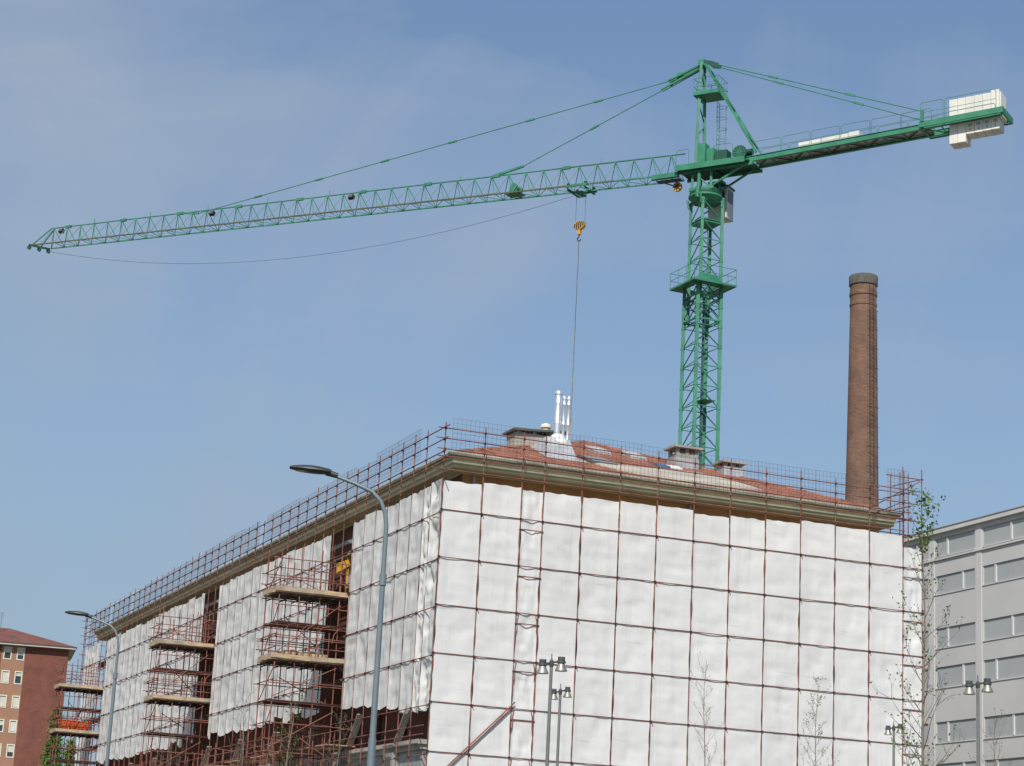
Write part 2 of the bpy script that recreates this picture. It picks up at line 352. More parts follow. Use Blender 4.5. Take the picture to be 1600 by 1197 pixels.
# hip roof
RE0, RE1, RF0, RF1 = .92, 22.35, .92, 73.4
HW = (RE1-RE0)/2; K = (24.62-ZE)/HW; SM = (RE0+RE1)/2
rl = empty('roof', parent=bld)
mb = MB(); a, b, c, d = (RE0, RF0, ZE), (RE1, RF0, ZE), (RE1, RF1, ZE), (RE0, RF1, ZE); e, f = (SM, RF0+HW, ZE+K*HW), (SM, RF1-HW, ZE+K*HW)
mb.poly([a, b, e]); mb.poly([b, c, f, e]); mb.poly([c, d, f]); mb.poly([d, a, e, f]); mb.poly([a, d, c, b]); mb.build('roof_deck', 'tile', rl)
def tiles(name, fm, length, hip_end):
    """barrel tiles in rows up the slope; fm(along, up) -> xyz; clipped to the hips"""
    mb = MB(); TW, TL = .23, .40; cl = math.sqrt(1+K*K)
    for i in range(int(length/TW)):
        for j in range(int(HW/(TL*.85))):
            x = (i+.5)*TW+rnd.uniform(-.008, .008); y0 = j*TL*.85; y1 = y0+TL
            if x-.05 < y0 or length-x-.05 < y0 or y1 > HW+.1: continue
            pts = []
            for yy, lift in ((y0, .055), (y1, .022)):
                pts.append([Vector(fm(x+TW*.5*math.cos(t)*(1 if yy == y0 else .9), yy))+Vector((0, 0, lift+.075*math.sin(t)+rnd.uniform(-.004, .004))) for t in (math.pi, math.pi*.66, math.pi*.33, 0)])
            for k in range(3): mb.quad(pts[0][k], pts[0][k+1], pts[1][k+1], pts[1][k])
            mb.quad(*pts[0])
    return mb.build(name, 'tile', rl, kind='stuff')
tiles('roof_tiles', lambda a_, u_: (RE0+a_, RF0+u_, ZE+K*u_), RE1-RE0, True)
tiles('roof_tiles', lambda a_, u_: (RE0+u_, RF0+a_, ZE+K*u_), RF1-RF0, True)
cap = MB()
cap.bar((0, 0, 0), (.42, 0, 0), .11, .085, n=8); capm = cap.mesh('ridge_tile', 'tile')
def caps(p, q):
    p, q = Vector(p), Vector(q); n = int((q-p).length/.36); d = (q-p).normalized()
    for k in range(n):
        o = link('ridge_tile', capm, rl); o.location = p+d*(k*.36)+Vector((0, 0, .05+rnd.uniform(-.012, .012))); o.rotation_euler = d.to_track_quat('X', 'Z').to_euler()
caps(a, e); caps(b, e); caps(e, f)
# bare patch of mortar where the tiles were taken up
def on_roof(s, t, h=0): return (s, t, ZE+K*(t-RF0)+h)
pm = [(8.3, 2.9), (9.2, 3.6), (11.6, 3.9), (13.0, 4.6), (14.6, 4.9), (15.3, 4.0), (16.0, 2.7), (16.2, 1.7), (14.8, 1.2), (12.2, 1.15), (10.2, 1.3), (8.9, 1.9)]
mb = MB(); mb.poly([on_roof(s, t, .16) for s, t in pm])
for k in range(len(pm)):
    p, q = pm[k], pm[(k+1) % len(pm)]; mb.quad(on_roof(*p, .16), on_roof(*q, .16), on_roof(*q, -.05), on_roof(*p, -.05))
mb.build('bare_patch', 'membrane', rl, label='grey mortar bed where the tiles have been lifted')
def roofbox(name, m, s0, s1, t0, t1, h0, h1, parent): return MB().box(s0, s1, t0, t1, h0, h1).build(name, m, parent)
def slab_on_roof(name, m, s0, s1, t0, t1, h0, h1, parent, tilt=0):
    mb = MB(); c = [on_roof(s, t, h+tilt*(1 if t == t1 else 0)*0+tilt*((t-t0)/(t1-t0))) for h in (h0, h1) for t in (t0, t1) for s in (s0, s1)]
    i = 0; mb.v += c
    for f_ in ((0, 2, 3, 1), (4, 5, 7, 6), (0, 1, 5, 4), (2, 6, 7, 3), (0, 4, 6, 2), (1, 3, 7, 5)): mb.f.append(f_); mb.sm.append(False)
    return mb.build(name, m, parent)
# skylights
for (s_, t_, o_) in ((10.3, 7.4, .02), (12.1, 7.2, .05)):
    sk = slab_on_roof('skylight', 'lead', s_, s_+.9, t_, t_+1.2, .0, .16, rl)
    slab_on_roof('sash', 'sash_grey', s_+.03, s_+.87, t_+.03, t_+1.17, .18, .25, sk, tilt=o_)
sk = slab_on_roof('skylight', 'slate_dark', 8.3, 9.6, 3.2, 4.9, .02, .20, rl); slab_on_roof('pane', 'galv', 8.4, 9.5, 3.3, 4.8, .205, .24, sk)
slab_on_roof('roof_sheet', 'blue_tarp', 12.7, 13.3, 5.3, 5.9, .1, .2, rl); slab_on_roof('roof_sheet', 'white_paint', 13.3, 13.95, 5.35, 5.85, .1, .2, rl)
# masonry stacks
def stack(s, t, wx, wy, h, n=3):
    zb = ZE+K*(t-RF0); st = empty('chimney_stack', parent=bld)
    roofbox('base', 'lead', s-wx/2-.04, s+wx/2+.04, t-wy/2-.04, t+wy/2+.04, zb-.5, zb+.38, st)
    roofbox('shaft', 'concrete', s-wx/2, s+wx/2, t-wy/2, t+wy/2, zb+.36, zb+h, st)
    for k in range(n):
        x = s-wx/2+.08+(wx-.16)*k/(n-1)
        for y in (t-wy/2+.08, t+wy/2-.08): roofbox('pillar', 'concrete', x-.08, x+.08, y-.08, y+.08, zb+h-.002, zb+h+.26, st)
    roofbox('cap', 'concrete', s-wx/2-.18, s+wx/2+.18, t-wy/2-.18, t+wy/2+.18, zb+h+.26, zb+h+.36, st)
    return st
stack(14.75, 6.9, 1.15, .9, .62); stack(16.95, 6.3, .95, .8, .30)
# large stack with a sloping cap near the corner
st = empty('chimney_stack', parent=bld); zb = ZE+K*(6.6-RF0)
roofbox('shaft', 'concrete', 5.7, 8.1, 6.2, 7.2, zb-.6, zb+.55, st)
mb = MB(); mb.v += [(5.55, 6.0, zb+.60), (8.3, 6.0, zb+.78), (8.3, 7.4, zb+.78), (5.55, 7.4, zb+.60), (5.55, 6.0, zb+.70), (8.3, 6.0, zb+.88), (8.3, 7.4, zb+.88), (5.55, 7.4, zb+.70)]
for f_ in ((0, 1, 2, 3), (4, 7, 6, 5), (0, 4, 5, 1), (1, 5, 6, 2), (2, 6, 7, 3), (3, 7, 4, 0)): mb.f.append(f_); mb.sm.append(False)
mb.build('cap', 'slate_dark', st)
for x in (5.9, 6.7, 7.5, 7.95): roofbox('pillar', 'concrete', x-.09, x+.09, 6.25, 6.45, zb+.545, zb+.66+(x-5.6)*.05, st)
MB().lathe([(.16, 0), (.2, .18), (.26, .2), (.25, .34), (.12, .40)], 12, (7.4, 6.6, zb+.84)).build('vent_pot', 'cornice_line', st)
# steel flues with their lead flashing
fl_ = empty('flue', parent=bld); zb = ZE+K*(5.0-RF0)
mb = MB(); mb.v += [on_roof(6.15, 3.6, .06), on_roof(7.75, 3.6, .06), on_roof(7.95, 5.9, .06), on_roof(6.35, 5.9, .06), (6.65, 4.6, zb+.75), (7.75, 4.6, zb+.70), (7.85, 5.4, zb+.78), (6.7, 5.4, zb+.80)]
for f_ in ((0, 1, 5, 4), (1, 2, 6, 5), (2, 3, 7, 6), (3, 0, 4, 7), (4, 5, 6, 7)): mb.f.append(f_); mb.sm.append(False)
mb.build('flashing', 'lead', fl_)
MB().lathe([(.62, zb+.30), (.52, zb+.62), (.34, zb+.86), (.22, zb+.98), (.1, zb+1.0)], 14, (7.30, 4.95, 0)).build('hood', 'hood_white', fl_)
slab_on_roof('flashing_apron', 'lead', 6.0, 7.95, 3.0, 3.75, .10, .15, fl_)
def flue(s, t, r, ztop):
    mb = MB(); z0 = zb+.55; pr = [(r*1.12, z0), (r*1.12, z0+.08), (r, z0+.10)]
    z = z0+.95
    while z < ztop-.3: pr += [(r, z-.02), (r*1.05, z-.012), (r*1.05, z+.03), (r, z+.04)]; z += .95
    pr += [(r, ztop-.16), (r*1.22, ztop-.14), (r*1.22, ztop-.05), (r*1.02, ztop), (r*.86, ztop), (r*.86, ztop-.1)]
    return mb.lathe(pr, 20, (s, t, 0)).build('flue_pipe', 'steel_bright', fl_)
flue(7.28, 5.0, .155, 25.22); flue(7.62, 5.1, .075, 25.05); flue(7.84, 5.05, .085, 25.05)
for z in (23.9, 24.7): MB().box(7.2, 7.9, 5.12, 5.17, z, z+.05).build('bracket', 'galv', fl_)
# lower ledge of the side wall with its bracket boxes
mb = MB(); mb.box(.30, S0-.002, 1.6, T1, 8.22, 8.42); mb.box(.12, S0-.004, 1.5, T1+.1, 8.424, 8.62); mb.build('ledge', 'concrete', bld)
mb = MB(); mb.box(.42, S0-.006, 1.7, T1, 7.35, 8.216); mb.build('ledge_frieze', 'stone_grey', bld)
for k in range(10):
    t_ = 4.6+k*7.1; bx = MB(); bx.box(.14, .415, t_, t_+1.05, 7.30, 8.215); o = bx.build('bracket', 'stone_grey', bld)
    MB().box(.12, .138, t_+.18, t_+.87, 7.45, 8.05).build('panel', 'slate_dark', o)
    MB().box(.08, .118, t_-.1, t_+1.15, 8.43, 8.60).build('moulding', 'concrete', o)

# ------------------------------------------------------------------ scaffolding
BF, NB, BLN, E0 = 1.80311, 1.01457, 1.56937, .59455
FS = [i*BF if i < 3 else (i-1)*BF+NB for i in range(14)]; FS.append(FS[-1]+1.03)
LT = [0]+[E0+BLN*i for i in range(1, 48)]
Z0R = 18.03
TR = .025
j = lambda a=.012: rnd.uniform(-a, a)
sf = empty('scaffolding', BR['loc'], A0); tag(sf, 'rust-red tube scaffolding on the short front side of the sheeted building', 'scaffolding', 'rust-red tube scaffolding')
sl = empty('scaffolding', BR['loc'], A0); tag(sl, 'rust-red tube scaffolding along the long side of the sheeted building', 'scaffolding', 'rust-red tube scaffolding')
sf['group'] = sl['group'] = 'building scaffolding'
coup = {id(sf): MB(), id(sl): MB()}
def coupler(par, x, y, z, a=.042):
    coup[id(par)].box(x-a, x+a, y-a, y+a, z-a*.9, z+a*.9)
# front
for i, s_ in enumerate(FS):
    top = 21.85+j(.12) if i < 13 else 22.75
    if i == 0: top = 21.78
    tube('standard', (s_+j(.02), 0, 0), (s_+j(.02), 0, top), TR, 'rust_tube', sf)
    if i not in (0, 14): tube('inner_standard', (s_+j(), 1.05, 0), (s_+j(), 1.05, 19.2 if i < 13 else 22.6), TR, 'rust_tube', sf)
FR = [Z0R-2*k for k in range(9)]
for z in FR: tube('ledger', (-.05+j(.04), -.042, z+j()), (FS[-1]+.1+j(.06), -.042, z+j()), .021, 'rust_tube', sf)
for z in (21.50, 21.06, 20.62, 20.28, 19.72): tube('guard_rail', (-.45+j(.15), -.06+j(.01), z+j()), (22.9+j(.2), -.06, z+j(.03)), TR, 'rust_tube', sf)
for z in FR+[21.50, 21.06, 20.62]:
    for i, s_ in enumerate(FS):
        if z > 20 and i > 13: continue
        coupler(sf, s_, -.04, z)
for z in FR[:8]:
    tube('inner_ledger', (.2, 1.11, z-.06), (FS[-1], 1.11, z-.06), TR, 'rust_tube', sf)
    MB().box(.15, FS[-1]-.1, .22, .98, z-.02, z+.03).build('deck', 'timber_grey', sf)
    for s_ in (FS[1], FS[4], FS[6], FS[8], FS[10], FS[12], FS[14]): tube('transom', (s_+.06, -.12, z-.06), (s_+.06, 1.25, z-.06), TR, 'rust_tube', sf)
    for a_, b_ in ((2, 3), (13, 14)): tube('ladder_rail', (FS[a_]-.05, -.05, z-.44), (FS[b_]+.05, -.05, z-.44), TR, 'rust_tube', sf)
# short kinked tubes of the narrow bay
for k in range(2, 8):
    z = FR[k]
    for s_ in (FS[2], FS[3]):
        d_ = .09 if s_ == FS[2] else -.09
        MB().path([(s_+d_*1.3, -.03, z-.05), (s_+d_*.7, -.04, z-.3), (s_+d_*.7, -.05, z-.75), (s_, -.06, z-.95)], .022, 5).build('tie', 'rust_tube', sf)
# open tower at the right-hand end
for (s_, t_, z1) in ((23.05, .55, 22.7), (23.1, .95, 22.72), (23.62, 1.05, 22.72), (21.75, 1.02, 22.0)): tube('standard', (s_, t_, 18.0 if s_ < 23.5 else 0), (s_, t_, z1), TR, 'rust_tube', sf)
for z, s0_, s1_ in ((22.30, 21.8, 23.8), (21.72, 21.3, 23.5), (21.1, 20.9, 23.5), (20.3, 21.5, 23.9), (19.6, 21.0, 23.9)):
    tube('ledger', (s0_, .09, z), (s1_, .09, z-.02), TR, 'rust_tube', sf)
for z, s_ in ((22.25, 23.60), (21.6, 23.1), (20.9, 22.95), (20.3, 23.0), (19.55, 22.9), (19.0, 23.6)):
    tube('transom', (s_, -.2, z), (s_-.25, 2.0, z+.02), TR, 'rust_tube', sf)
tube('raking_tube', (21.0, .2, 20.65), (23.66, .12, 22.2), TR, 'rust_tube', sf)
tube('raking_tube', (21.3, .5, 20.4), (23.1, .45, 21.3), TR, 'rust_tube', sf)
# raker in front of the sheets
tube('raker', (3.72, -.10, 10.30), (-.6, -.10, 6.0), .030, 'rust_tube', sf)
tube('raker', (3.55, -.10, 10.02), (-.95, -.09, 5.55), .024, 'rust_tube', sf)
# long side
for i, t_ in enumerate(LT):
    if i == 0: continue
    tube('standard', (j(.02), t_+j(.02), 0), (j(.02), t_+j(.02), 21.85+rnd.uniform(-.12, .14)), TR, 'rust_tube', sl)
    if i % 2: tube('inner_standard', (1.08, t_+j(.03), 0), (1.08, t_+j(.03), 19.2), TR, 'rust_tube', sl)
LR = [Z0R-.12-2*k for k in range(9)]
for z in LR: tube('ledger', (-.042, -.12+j(.05), z+j()), (-.042, LT[-1]+.3, z+j(.03)), .022, 'rust_tube', sl)
for z in (21.53, 21.02, 20.50, 20.05, 19.55): tube('guard_rail', (-.06, -.5+j(.2), z+j()), (-.06, LT[-1]+.25, z+j(.05)), TR, 'rust_tube', sl)
for z in LR+[21.53, 21.02, 20.5]:
    for i, t_ in enumerate(LT):
        coupler(sl, -.03, t_, z, .045)
for z in LR[:4]:
    tube('inner_ledger', (1.13, .2, z-.06), (1.13, LT[-1], z-.06), TR, 'rust_tube', sl)
    MB().box(.2, .95, 1.3, LT[-1], z-.02, z+.03).build('deck', 'timber_grey', sl)
    for i in range(1, 48, 2): tube('transom', (-.15, LT[i]+.06, z-.06), (1.25, LT[i]+.06, z-.06), TR, 'rust_tube', sl)
# grey steel deck boards shown at the open bays
for t_ in (11.9, 36.0, 66.1):
    for z in (18.25, 16.15, 14.1, 12.2):
        for q in range(3): MB().box(.18, .95, t_+.2+q*.32, t_+.48+q*.32, z+.1+q*.08, z+.2+q*.08).build('deck_board', 'galv', sl)
# far end of the long side
for s_, z1 in ((.0, 22.0), (.55, 21.9), (1.1, 21.9)): tube('standard', (s_, LT[-1]+.5, 0), (s_, LT[-1]+.5, z1), TR, 'rust_tube', sl)
for z in (21.5, 21.0, 20.4, 19.8, 19.0, 18.0): tube('ledger', (-.3, LT[-1]+.45, z), (1.6, LT[-1]+.45, z), TR, 'rust_tube', sl)
# lower, outer row of tubes and the sloping boards of the fan
for i in range(1, 48):
    t_ = LT[i]+.35
    if t_ < 7.5: continue
    tube('outer_standard', (-1.15+j(.05), t_+j(.08), 0), (-1.15+j(.05), t_+j(.08), 9.3+rnd.uniform(-.3, .9)), TR, 'rust_tube', sl)
    if i % 2 == 0: tube('transom', (-1.35, t_+.05, 8.7), (.9, t_+.05, 8.7), TR, 'rust_tube', sl)
    if i % 3 == 0: tube('transom', (-1.3, t_+.05, 9.6), (.3, t_+.05, 9.5), TR, 'rust_tube', sl)
for z in (9.25, 8.05, 6.8, 5.5): tube('outer_ledger', (-1.2, 6.6, z), (-1.2, LT[-1], z+j(.05)), TR, 'rust_tube', sl)
for z in (9.1, 8.75): tube('ledger', (-.05, .5, z), (-.05, LT[-1], z+.05), TR, 'rust_tube', sl)
for k in range(11):
    t_ = 2.7+k*6.6
    M_ = Matrix.LocRotScale(Vector((.16, t_, 10.15)), Vector((0, 1.5, -1.55)).to_track_quat('Y', 'Z'), None)
    MB().box(-.15, .15, 0, 2.2, -.02, .03, M_).build('fan_board', 'fan_grey', sl)
for k in range(26):
    t_ = 10.2+k*2.5
    if rnd.random() < .75: MB().box(-1.1, .3, t_, t_+rnd.uniform(1.6, 2.6), 8.76, 8.80).build('plank', 'timber', sl)
# welded-wire guard panels
def mesh_panel(par, fm, a0, a1, z0, z1, cell=.2):
    mb = MB(); n = max(1, round((a1-a0)/cell)); k = max(1, round((z1-z0)/cell)); lean = rnd.uniform(-.04, .06); sag = rnd.uniform(-.05, .05)
    def P(a, z, off=0): return fm(a, z+sag*(a-a0)/(a1-a0), .10+lean*(z-z0)+off)
    for i in range(n+1): mb.bar(P(a0+(a1-a0)*i/n, z0), P(a0+(a1-a0)*i/n, z1), 0.0056, n=4, cap=False)
    for i in range(k+1): mb.bar(P(a0, z0+(z1-z0)*i/k, .01), P(a1, z0+(z1-z0)*i/k, .01), 0.0056, n=4, cap=False)
    return mb.build('guard_mesh', 'wire', par)
ffm = lambda a, z, d: (a, d, z); flm = lambda a, z, d: (d, a, z)
x = .35
while x < 20.3:
    w_ = 3.0; up_ = rnd.uniform(-.05, .05)
    mesh_panel(sf, ffm, x, min(x+w_, 20.6), 20.35+up_, 22.02+up_); x += 2.95
mesh_panel(sf, ffm, 21.9, 23.0, 20.6, 22.6); 
for a_, b_, dz_ in ((3.3, 6.3, .42), (6.25, 9.2, .40), (9.3, 12.2, .10), (12.2, 15.1, .30), (15.1, 18.1, .25), (18.3, 21.2, .22), (21.2, 24.2, .30), (24.2, 27.2, .26), (28.6, 31.4, .2), (31.4, 34.4, .25), (34.4, 37.4, .28), (37.4, 40.4, .2), (40.4, 43.4, .1), (43.8, 46.8, .15), (46.8, 49.8, .12), (50, 53, .05), (53, 56, .1), (56, 59, .0), (60, 63, .05), (63, 66, .0), (67, 70, .05), (70, 73, 0)):
    mesh_panel(sl, flm, a_, b_, 20.35+dz_, 21.72+dz_)
for p_ in (sf, sl): coup[id(p_)].build('couplers', 'rust_dark', p_, kind='stuff')

# ------------------------------------------------------------------ white sheeting
def sheet(par, fm, a0, a1, ztop, zbot, lifts, amp, seed, wob=.05, sidegap=.05, nu=14, dz=.125):
    """one hanging strip of cloth tied back at the standards and ledgers; fm(along, z, inward)"""
    mb = MB(); nv = max(2, int((ztop-zbot)/dz)); rr = random.Random(seed)
    cellamp = {}
    for r_ in range(nv+1):
        v = r_/nv
        for c in range(nu+1):
            u = c/nu; z = ztop-(ztop-zbot)*v
            # top and bottom hem sag and droop
            if r_ == 0: z += -.03*abs(math.sin(math.pi*u*rr2(seed, 1, 2)+seed))*1.0-.05*mnoise.noise((u*4+seed, 0, 3))
            if r_ == nv: z += .14*mnoise.noise((u*1.6+seed*1.3, 5, 1))-.10*math.sin(math.pi*u)
            li = 0
            for q in range(len(lifts)-1):
                if lifts[q] >= z > lifts[q+1]: li = q; break
            else: li = -1
            if li >= 0: fr = (lifts[li]-z)/(lifts[li]-lifts[li+1])
            else: fr = .5+.3*math.sin(z*2)
            if (li) not in cellamp: cellamp[li] = rr.uniform(.35, 1.0)
            tie = math.sin(math.pi*min(1, max(0, fr)))**.7
            belly = (fr**1.6)*(1-fr)*3.2 if 0 < fr < 1 else .4           # cloth hangs fuller low in each lift
            edge = max(0, math.sin(math.pi*u))**.35
            inn = -.016+amp*cellamp[li]*edge*(.35+.65*belly)
            inn += wob*mnoise.noise((u*2.2+seed*3.1, z*1.1, seed))*edge + wob*.5*mnoise.noise((u*6+z*1.3, z*2.7, seed+9))*edge*tie
            inn += wob*.22*mnoise.noise((u*7, z*.9, seed+4))*(.4+.6*tie)+wob*.45*mnoise.noise((u*.9+seed, z*3.4, seed+14))*edge
            g = sidegap*(.35+1.3*abs(mnoise.noise((seed*2.0+(0 if u < .5 else 7), z*.9, 1))))*(.3+.7*tie)
            aa = a0+g+(a1-a0-2*g)*u
            mb.v.append(fm(aa, z, max(-.018, inn)))
    for r_ in range(nv):
        for c in range(nu):
            i = r_*(nu+1)+c; mb.f.append((i, i+1, i+nu+2, i+nu+1)); mb.sm.append(True)
    return mb.build('sheet', 'sheet', par)
def rr2(seed, a, b): return a+(b-a)*((seed*.61803) % 1)
lab = ['white protective sheeting covering the whole short front side of the building',
       'white protective sheeting on the long side, between the building corner and the first open bay',
       'white protective sheeting on the long side, just beyond the yellow hoist',
       'widest white protective sheeting on the long side, just before the orange skip',
       'narrow white protective sheeting at the far end of the long side, past the orange skip']
shf = tag(empty('protective_sheeting', BR['loc'], A0), lab[0], 'sheeting', 'protective sheeting on the scaffolding')
tops = [19.36+.06*math.sin(i*1.9) for i in range(14)]
FRs = [20.0]+FR
for i in range(14):
    zt = 19.37+rnd.uniform(-.09, .07)+(.16 if i > 8 else 0)+(.06 if i > 11 else 0)
    if i == 13: zt = 19.0
    sheet(shf, ffm, FS[i]+.012, FS[i+1]-.012, zt, 2.1, FRs, .035 if i != 2 else .08, i+1, wob=.05 if i not in (2, 13) else .09, sidegap=.05)
panels = [(0, 7, None), (9, 22, None), (24, 41, None), (43, 46, None)]
pan = [(.03, 11.7), (14.98, 35.8), (39.1, 65.95), (68.6, 73.6)]
LRs = [20.0]+LR
for k, (a0, a1) in enumerate(pan):
    e_ = tag(empty('protective_sheeting', BR['loc'], A0), lab[k+1], 'sheeting', 'protective sheeting on the scaffolding')
    ed = [a0]+[t for t in LT if a0+.5 < t < a1-.35]+[a1]
    if k == 0: ed = [a0, LT[1]-.85]+[t for t in LT[1:] if t < a1-.35]+[a1]
    for q in range(len(ed)-1):
        zb_ = 10.75+rnd.uniform(-.2, .18)
        if k == 0: zb_ = 9.75+.085*ed[q]+rnd.uniform(-.12, .15)
        if k == 3: zb_ = 3.0
        big = k == 0 and q < 2
        sheet(e_, flm, ed[q]+.012, ed[q+1]-.012, 19.28+rnd.uniform(-.12, .10), zb_, LRs, .085 if not big else .18, 40+k*30+q, wob=.075 if not big else .22, sidegap=.05, nu=12)

# ------------------------------------------------------------------ loading towers
def tower(t0, t1, label, s0=-3.25):
    e_ = tag(empty('loading_tower', BR['loc'], A0), label, 'scaffold tower', 'loading towers on the long side')
    sx = [s0, s0+.95, s0+1.95, -.35]
    for a_, t_ in enumerate((t0, (t0+t1)/2, t1)):
        for b_, s_ in enumerate(sx):
            if a_ == 1 and b_ == 1: continue
            top = 17.75+rnd.uniform(-.3, .2)
            tube('standard', (s_+j(.04), t_, 0), (s_+j(.04), t_, top), TR*1.05, 'rust_tube', e_)
    for zd, kind in ((15.75, 'w'), (14.35, 'm'), (12.65, 'w'), (10.75, 'm')):
        dk = empty('deck', parent=e_)
        if kind == 'w':
            n = 7
            for q in range(n): MB().box(s0-.15+j(.12), .15, t0-.1+(t1-t0+.1)*q/n, t0-.12+(t1-t0+.1)*(q+1)/n, zd-.07+j(.012), zd).build('plank', rnd.choice(['timber', 'timber_old']), dk)
            for q_, (xa_, xb_) in enumerate(((s0-.16, s0*.52), (s0*.50, .05))):
                M_ = Matrix.Translation(((xa_+xb_)/2, t0-.14-.04*q_, zd+.08)) @ Matrix.Rotation(rnd.uniform(-.025, .025), 4, 'Y')
                hw_ = (xb_-xa_)/2+rnd.uniform(0, .15); MB().box(-hw_, hw_, -.018, .018, -.10, .10, M_).build('toe_board', ('timber', 'timber_old')[(q_+int(zd)) % 2], dk)
            MB().box(s0-.19, s0-.155, t0-.1, t1, zd-.02, zd+.20).build('toe_board', 'timber', dk)
            for q in range(5): tube('joist', (s0-.2, t0+(t1-t0)*q/4, zd-.13), (.3, t0+(t1-t0)*q/4, zd-.13), TR*1.2, 'rust_dark', dk)
            for q in range(6): tube('bearer', (s0+.1+q*.6, t0-.3, zd-.20), (s0+.1+q*.6, t1+.2, zd-.20), TR*1.2, 'rust_dark', dk)
            for z in (.55, 1.05, 1.5): tube('guard_rail', (s0-.5+j(.25), t0-.06, zd+z), (.1, t0-.06, zd+z+j(.03)), TR, 'rust_tube', dk)
            for z in (.5, 1.1): tube('guard_rail', (s0-.06, t0-.3, zd+z), (s0-.06, t1+.2, zd+z), TR, 'rust_tube', dk)
            for z in (.55, 1.05): tube('guard_rail', (s0-.3, t1+.06, zd+z), (.1, t1+.06, zd+z), TR, 'rust_tube', dk)
            for q in range(3): tube('guard_post', (s0+.6+q*.95, t0-.09, zd-.1), (s0+.6+q*.95, t0-.09, zd+1.35), TR*.9, 'rust_tube', dk)
        else:
            for q in range(9): MB().box(s0-.1, .2, t0-.05+(t1-t0)*q/9, t0-.05+(t1-t0)*(q+.85)/9, zd-.05, zd).build('deck_board', 'rust_dark', dk)
            for q in range(3): tube('bearer', (s0-.2, t0+(t1-t0)*q/2, zd-.09), (.3, t0+(t1-t0)*q/2, zd-.09), TR, 'rust_tube', dk)
            tube('guard_rail', (s0-.2, t0-.06, zd+.75), (.1, t0-.06, zd+.75), TR, 'rust_tube', dk)
    for z0_, z1_ in ((15.9, 17.3), (12.9, 15.3), (10.9, 12.4), (8.6, 10.4), (5, 8)):
        tube('brace', (s0, t0-.12, z0_), (-.3, t0-.12, z1_), TR*.9, 'rust_tube', e_)
        tube('brace', (s0+.04, t0, z1_), (s0+.04, t1, z0_), TR*.9, 'rust_tube', e_)
        tube('brace', (-.4, t0+.04, z0_-.3), (s0+.9, t1, z1_-.4), TR*.9, 'rust_tube', e_)
    for z in (9.7, 8.4, 6.9, 5.2, 11.6, 13.6):
        tube('ledger', (s0-.3, t0-.05, z), (.1, t0-.05, z), TR, 'rust_tube', e_)
        tube('ledger', (s0-.05, t0-.3, z+.05), (s0-.05, t1+.3, z+.05), TR, 'rust_tube', e_)
        tube('ledger', (s0-.3, t1+.05, z), (.1, t1+.05, z), TR, 'rust_tube', e_)
    # curved knee braces under the decks
    for q in range(4):
        x = s0+.25+q*.8
        MB().path([(x, t0-.1, 13.5), (x+.08, t0-.1, 13.95), (x+.3, t0-.1, 14.2), (x+.62, t0-.1, 14.28)], .02, 5).build('knee_brace', 'rust_tube', e_)
        MB().path([(x, t0-.1, 16.05), (x+.1, t0-.1, 16.3), (x+.34, t0-.1, 16.45), (x+.6, t0-.1, 16.3), (x+.7, t0-.1, 16.05)], .016, 5).build('guard_hoop', 'rust_tube', e_)
    return e_
tower(12.0, 14.2, 'tube loading tower with timber decks beside the yellow hoist and tall lamp post')
tower(36.1, 38.3, 'tube loading tower with empty timber decks between two wide runs of sheeting', -3.05)
tower(66.2, 68.2, 'tube loading tower carrying the orange skip', -2.85)
# timber bundle on tower 1
tb = tag(empty('timber_bundle', Bw(-1.6, 13.1, 12.66), A0), 'stack of pale timber formwork lying on loading tower deck', 'timber')
for q in range(7): MB().box(-1.1+q*.31, -.84+q*.31, -.7, .7, .002, .42+.05*math.sin(q*2)).build('board', 'timber', tb)
# orange skip
sk = tag(empty('skip', Bw(-1.55, 67.3, 12.65), A0), 'orange steel rubble skip standing on a loading tower deck', 'skip')
mb = MB(); b0 = [(-.85, -.55, .12), (.8, -.55, .12), (.8, .55, .12), (-.85, .55, .12)]; t0_ = [(-1.15, -.7, .85), (1.05, -.7, .78), (1.05, .7, .78), (-1.15, .7, .85)]
for k in range(4): mb.quad(b0[k], b0[(k+1) % 4], t0_[(k+1) % 4], t0_[k])
mb.poly(b0); mb.build('body', 'orange_bin', sk)
mb = MB()
for k in range(4): mb.bar(t0_[k], t0_[(k+1) % 4], .04, n=4)
mb.build('rim', 'orange_bin', sk)
mb = MB(); mb.box(-.7, -.5, -.5, .5, 0, .13); mb.box(.45, .65, -.5, .5, 0, .13); mb.build('foot', 'black', sk)
for y in (-.66, .66): MB().bar((0, y, .8), (.45, 0, 1.75), .03).build('lifting_bar', 'orange_bin', sk)
for x_ in (-.5, .1, .6): MB().box(x_-.04, x_+.04, -.70, -.62, .15, .8).build('rib', 'orange_bin', sk)
# yellow hoist in the first open bay
ho = tag(empty('material_hoist', Bw(.35, 13.2, 16.05), A0), 'yellow material hoist with a swinging arm in the open scaffold bay', 'hoist')
mb = MB(); mb.box(-.06, .06, -.06, .06, 0, 2.0); mb.build('post', 'yellow', ho)
mb = MB(); pts = [(-.55, 0, 1.0), (-.55, 0, 1.45), (.55, 0, 1.95), (.55, 0, 1.72)]
for y in (-.12, .12): mb.poly([(p[0], y-.02, p[2]) for p in pts])
for k in range(4): p, q = pts[k], pts[(k+1) % 4]; mb.quad((p[0], -.14, p[2]), (q[0], -.14, q[2]), (q[0], .1, q[2]), (p[0], .1, p[2]))
mb.build('arm', 'yellow', ho)
MB().lathe([(.05, -.14), (.24, -.14), (.24, -.09), (.17, -.08), (.17, .08), (.24, .09), (.24, .14), (.05, .14)], 18, M=Matrix.Translation((.22, -.05, 1.25)) @ Matrix.Rotation(R(90), 4, 'X')).build('winch_drum', 'black', ho)
MB().box(.0, .42, -.16, .12, .55, .98).build('motor', 'galv', ho)

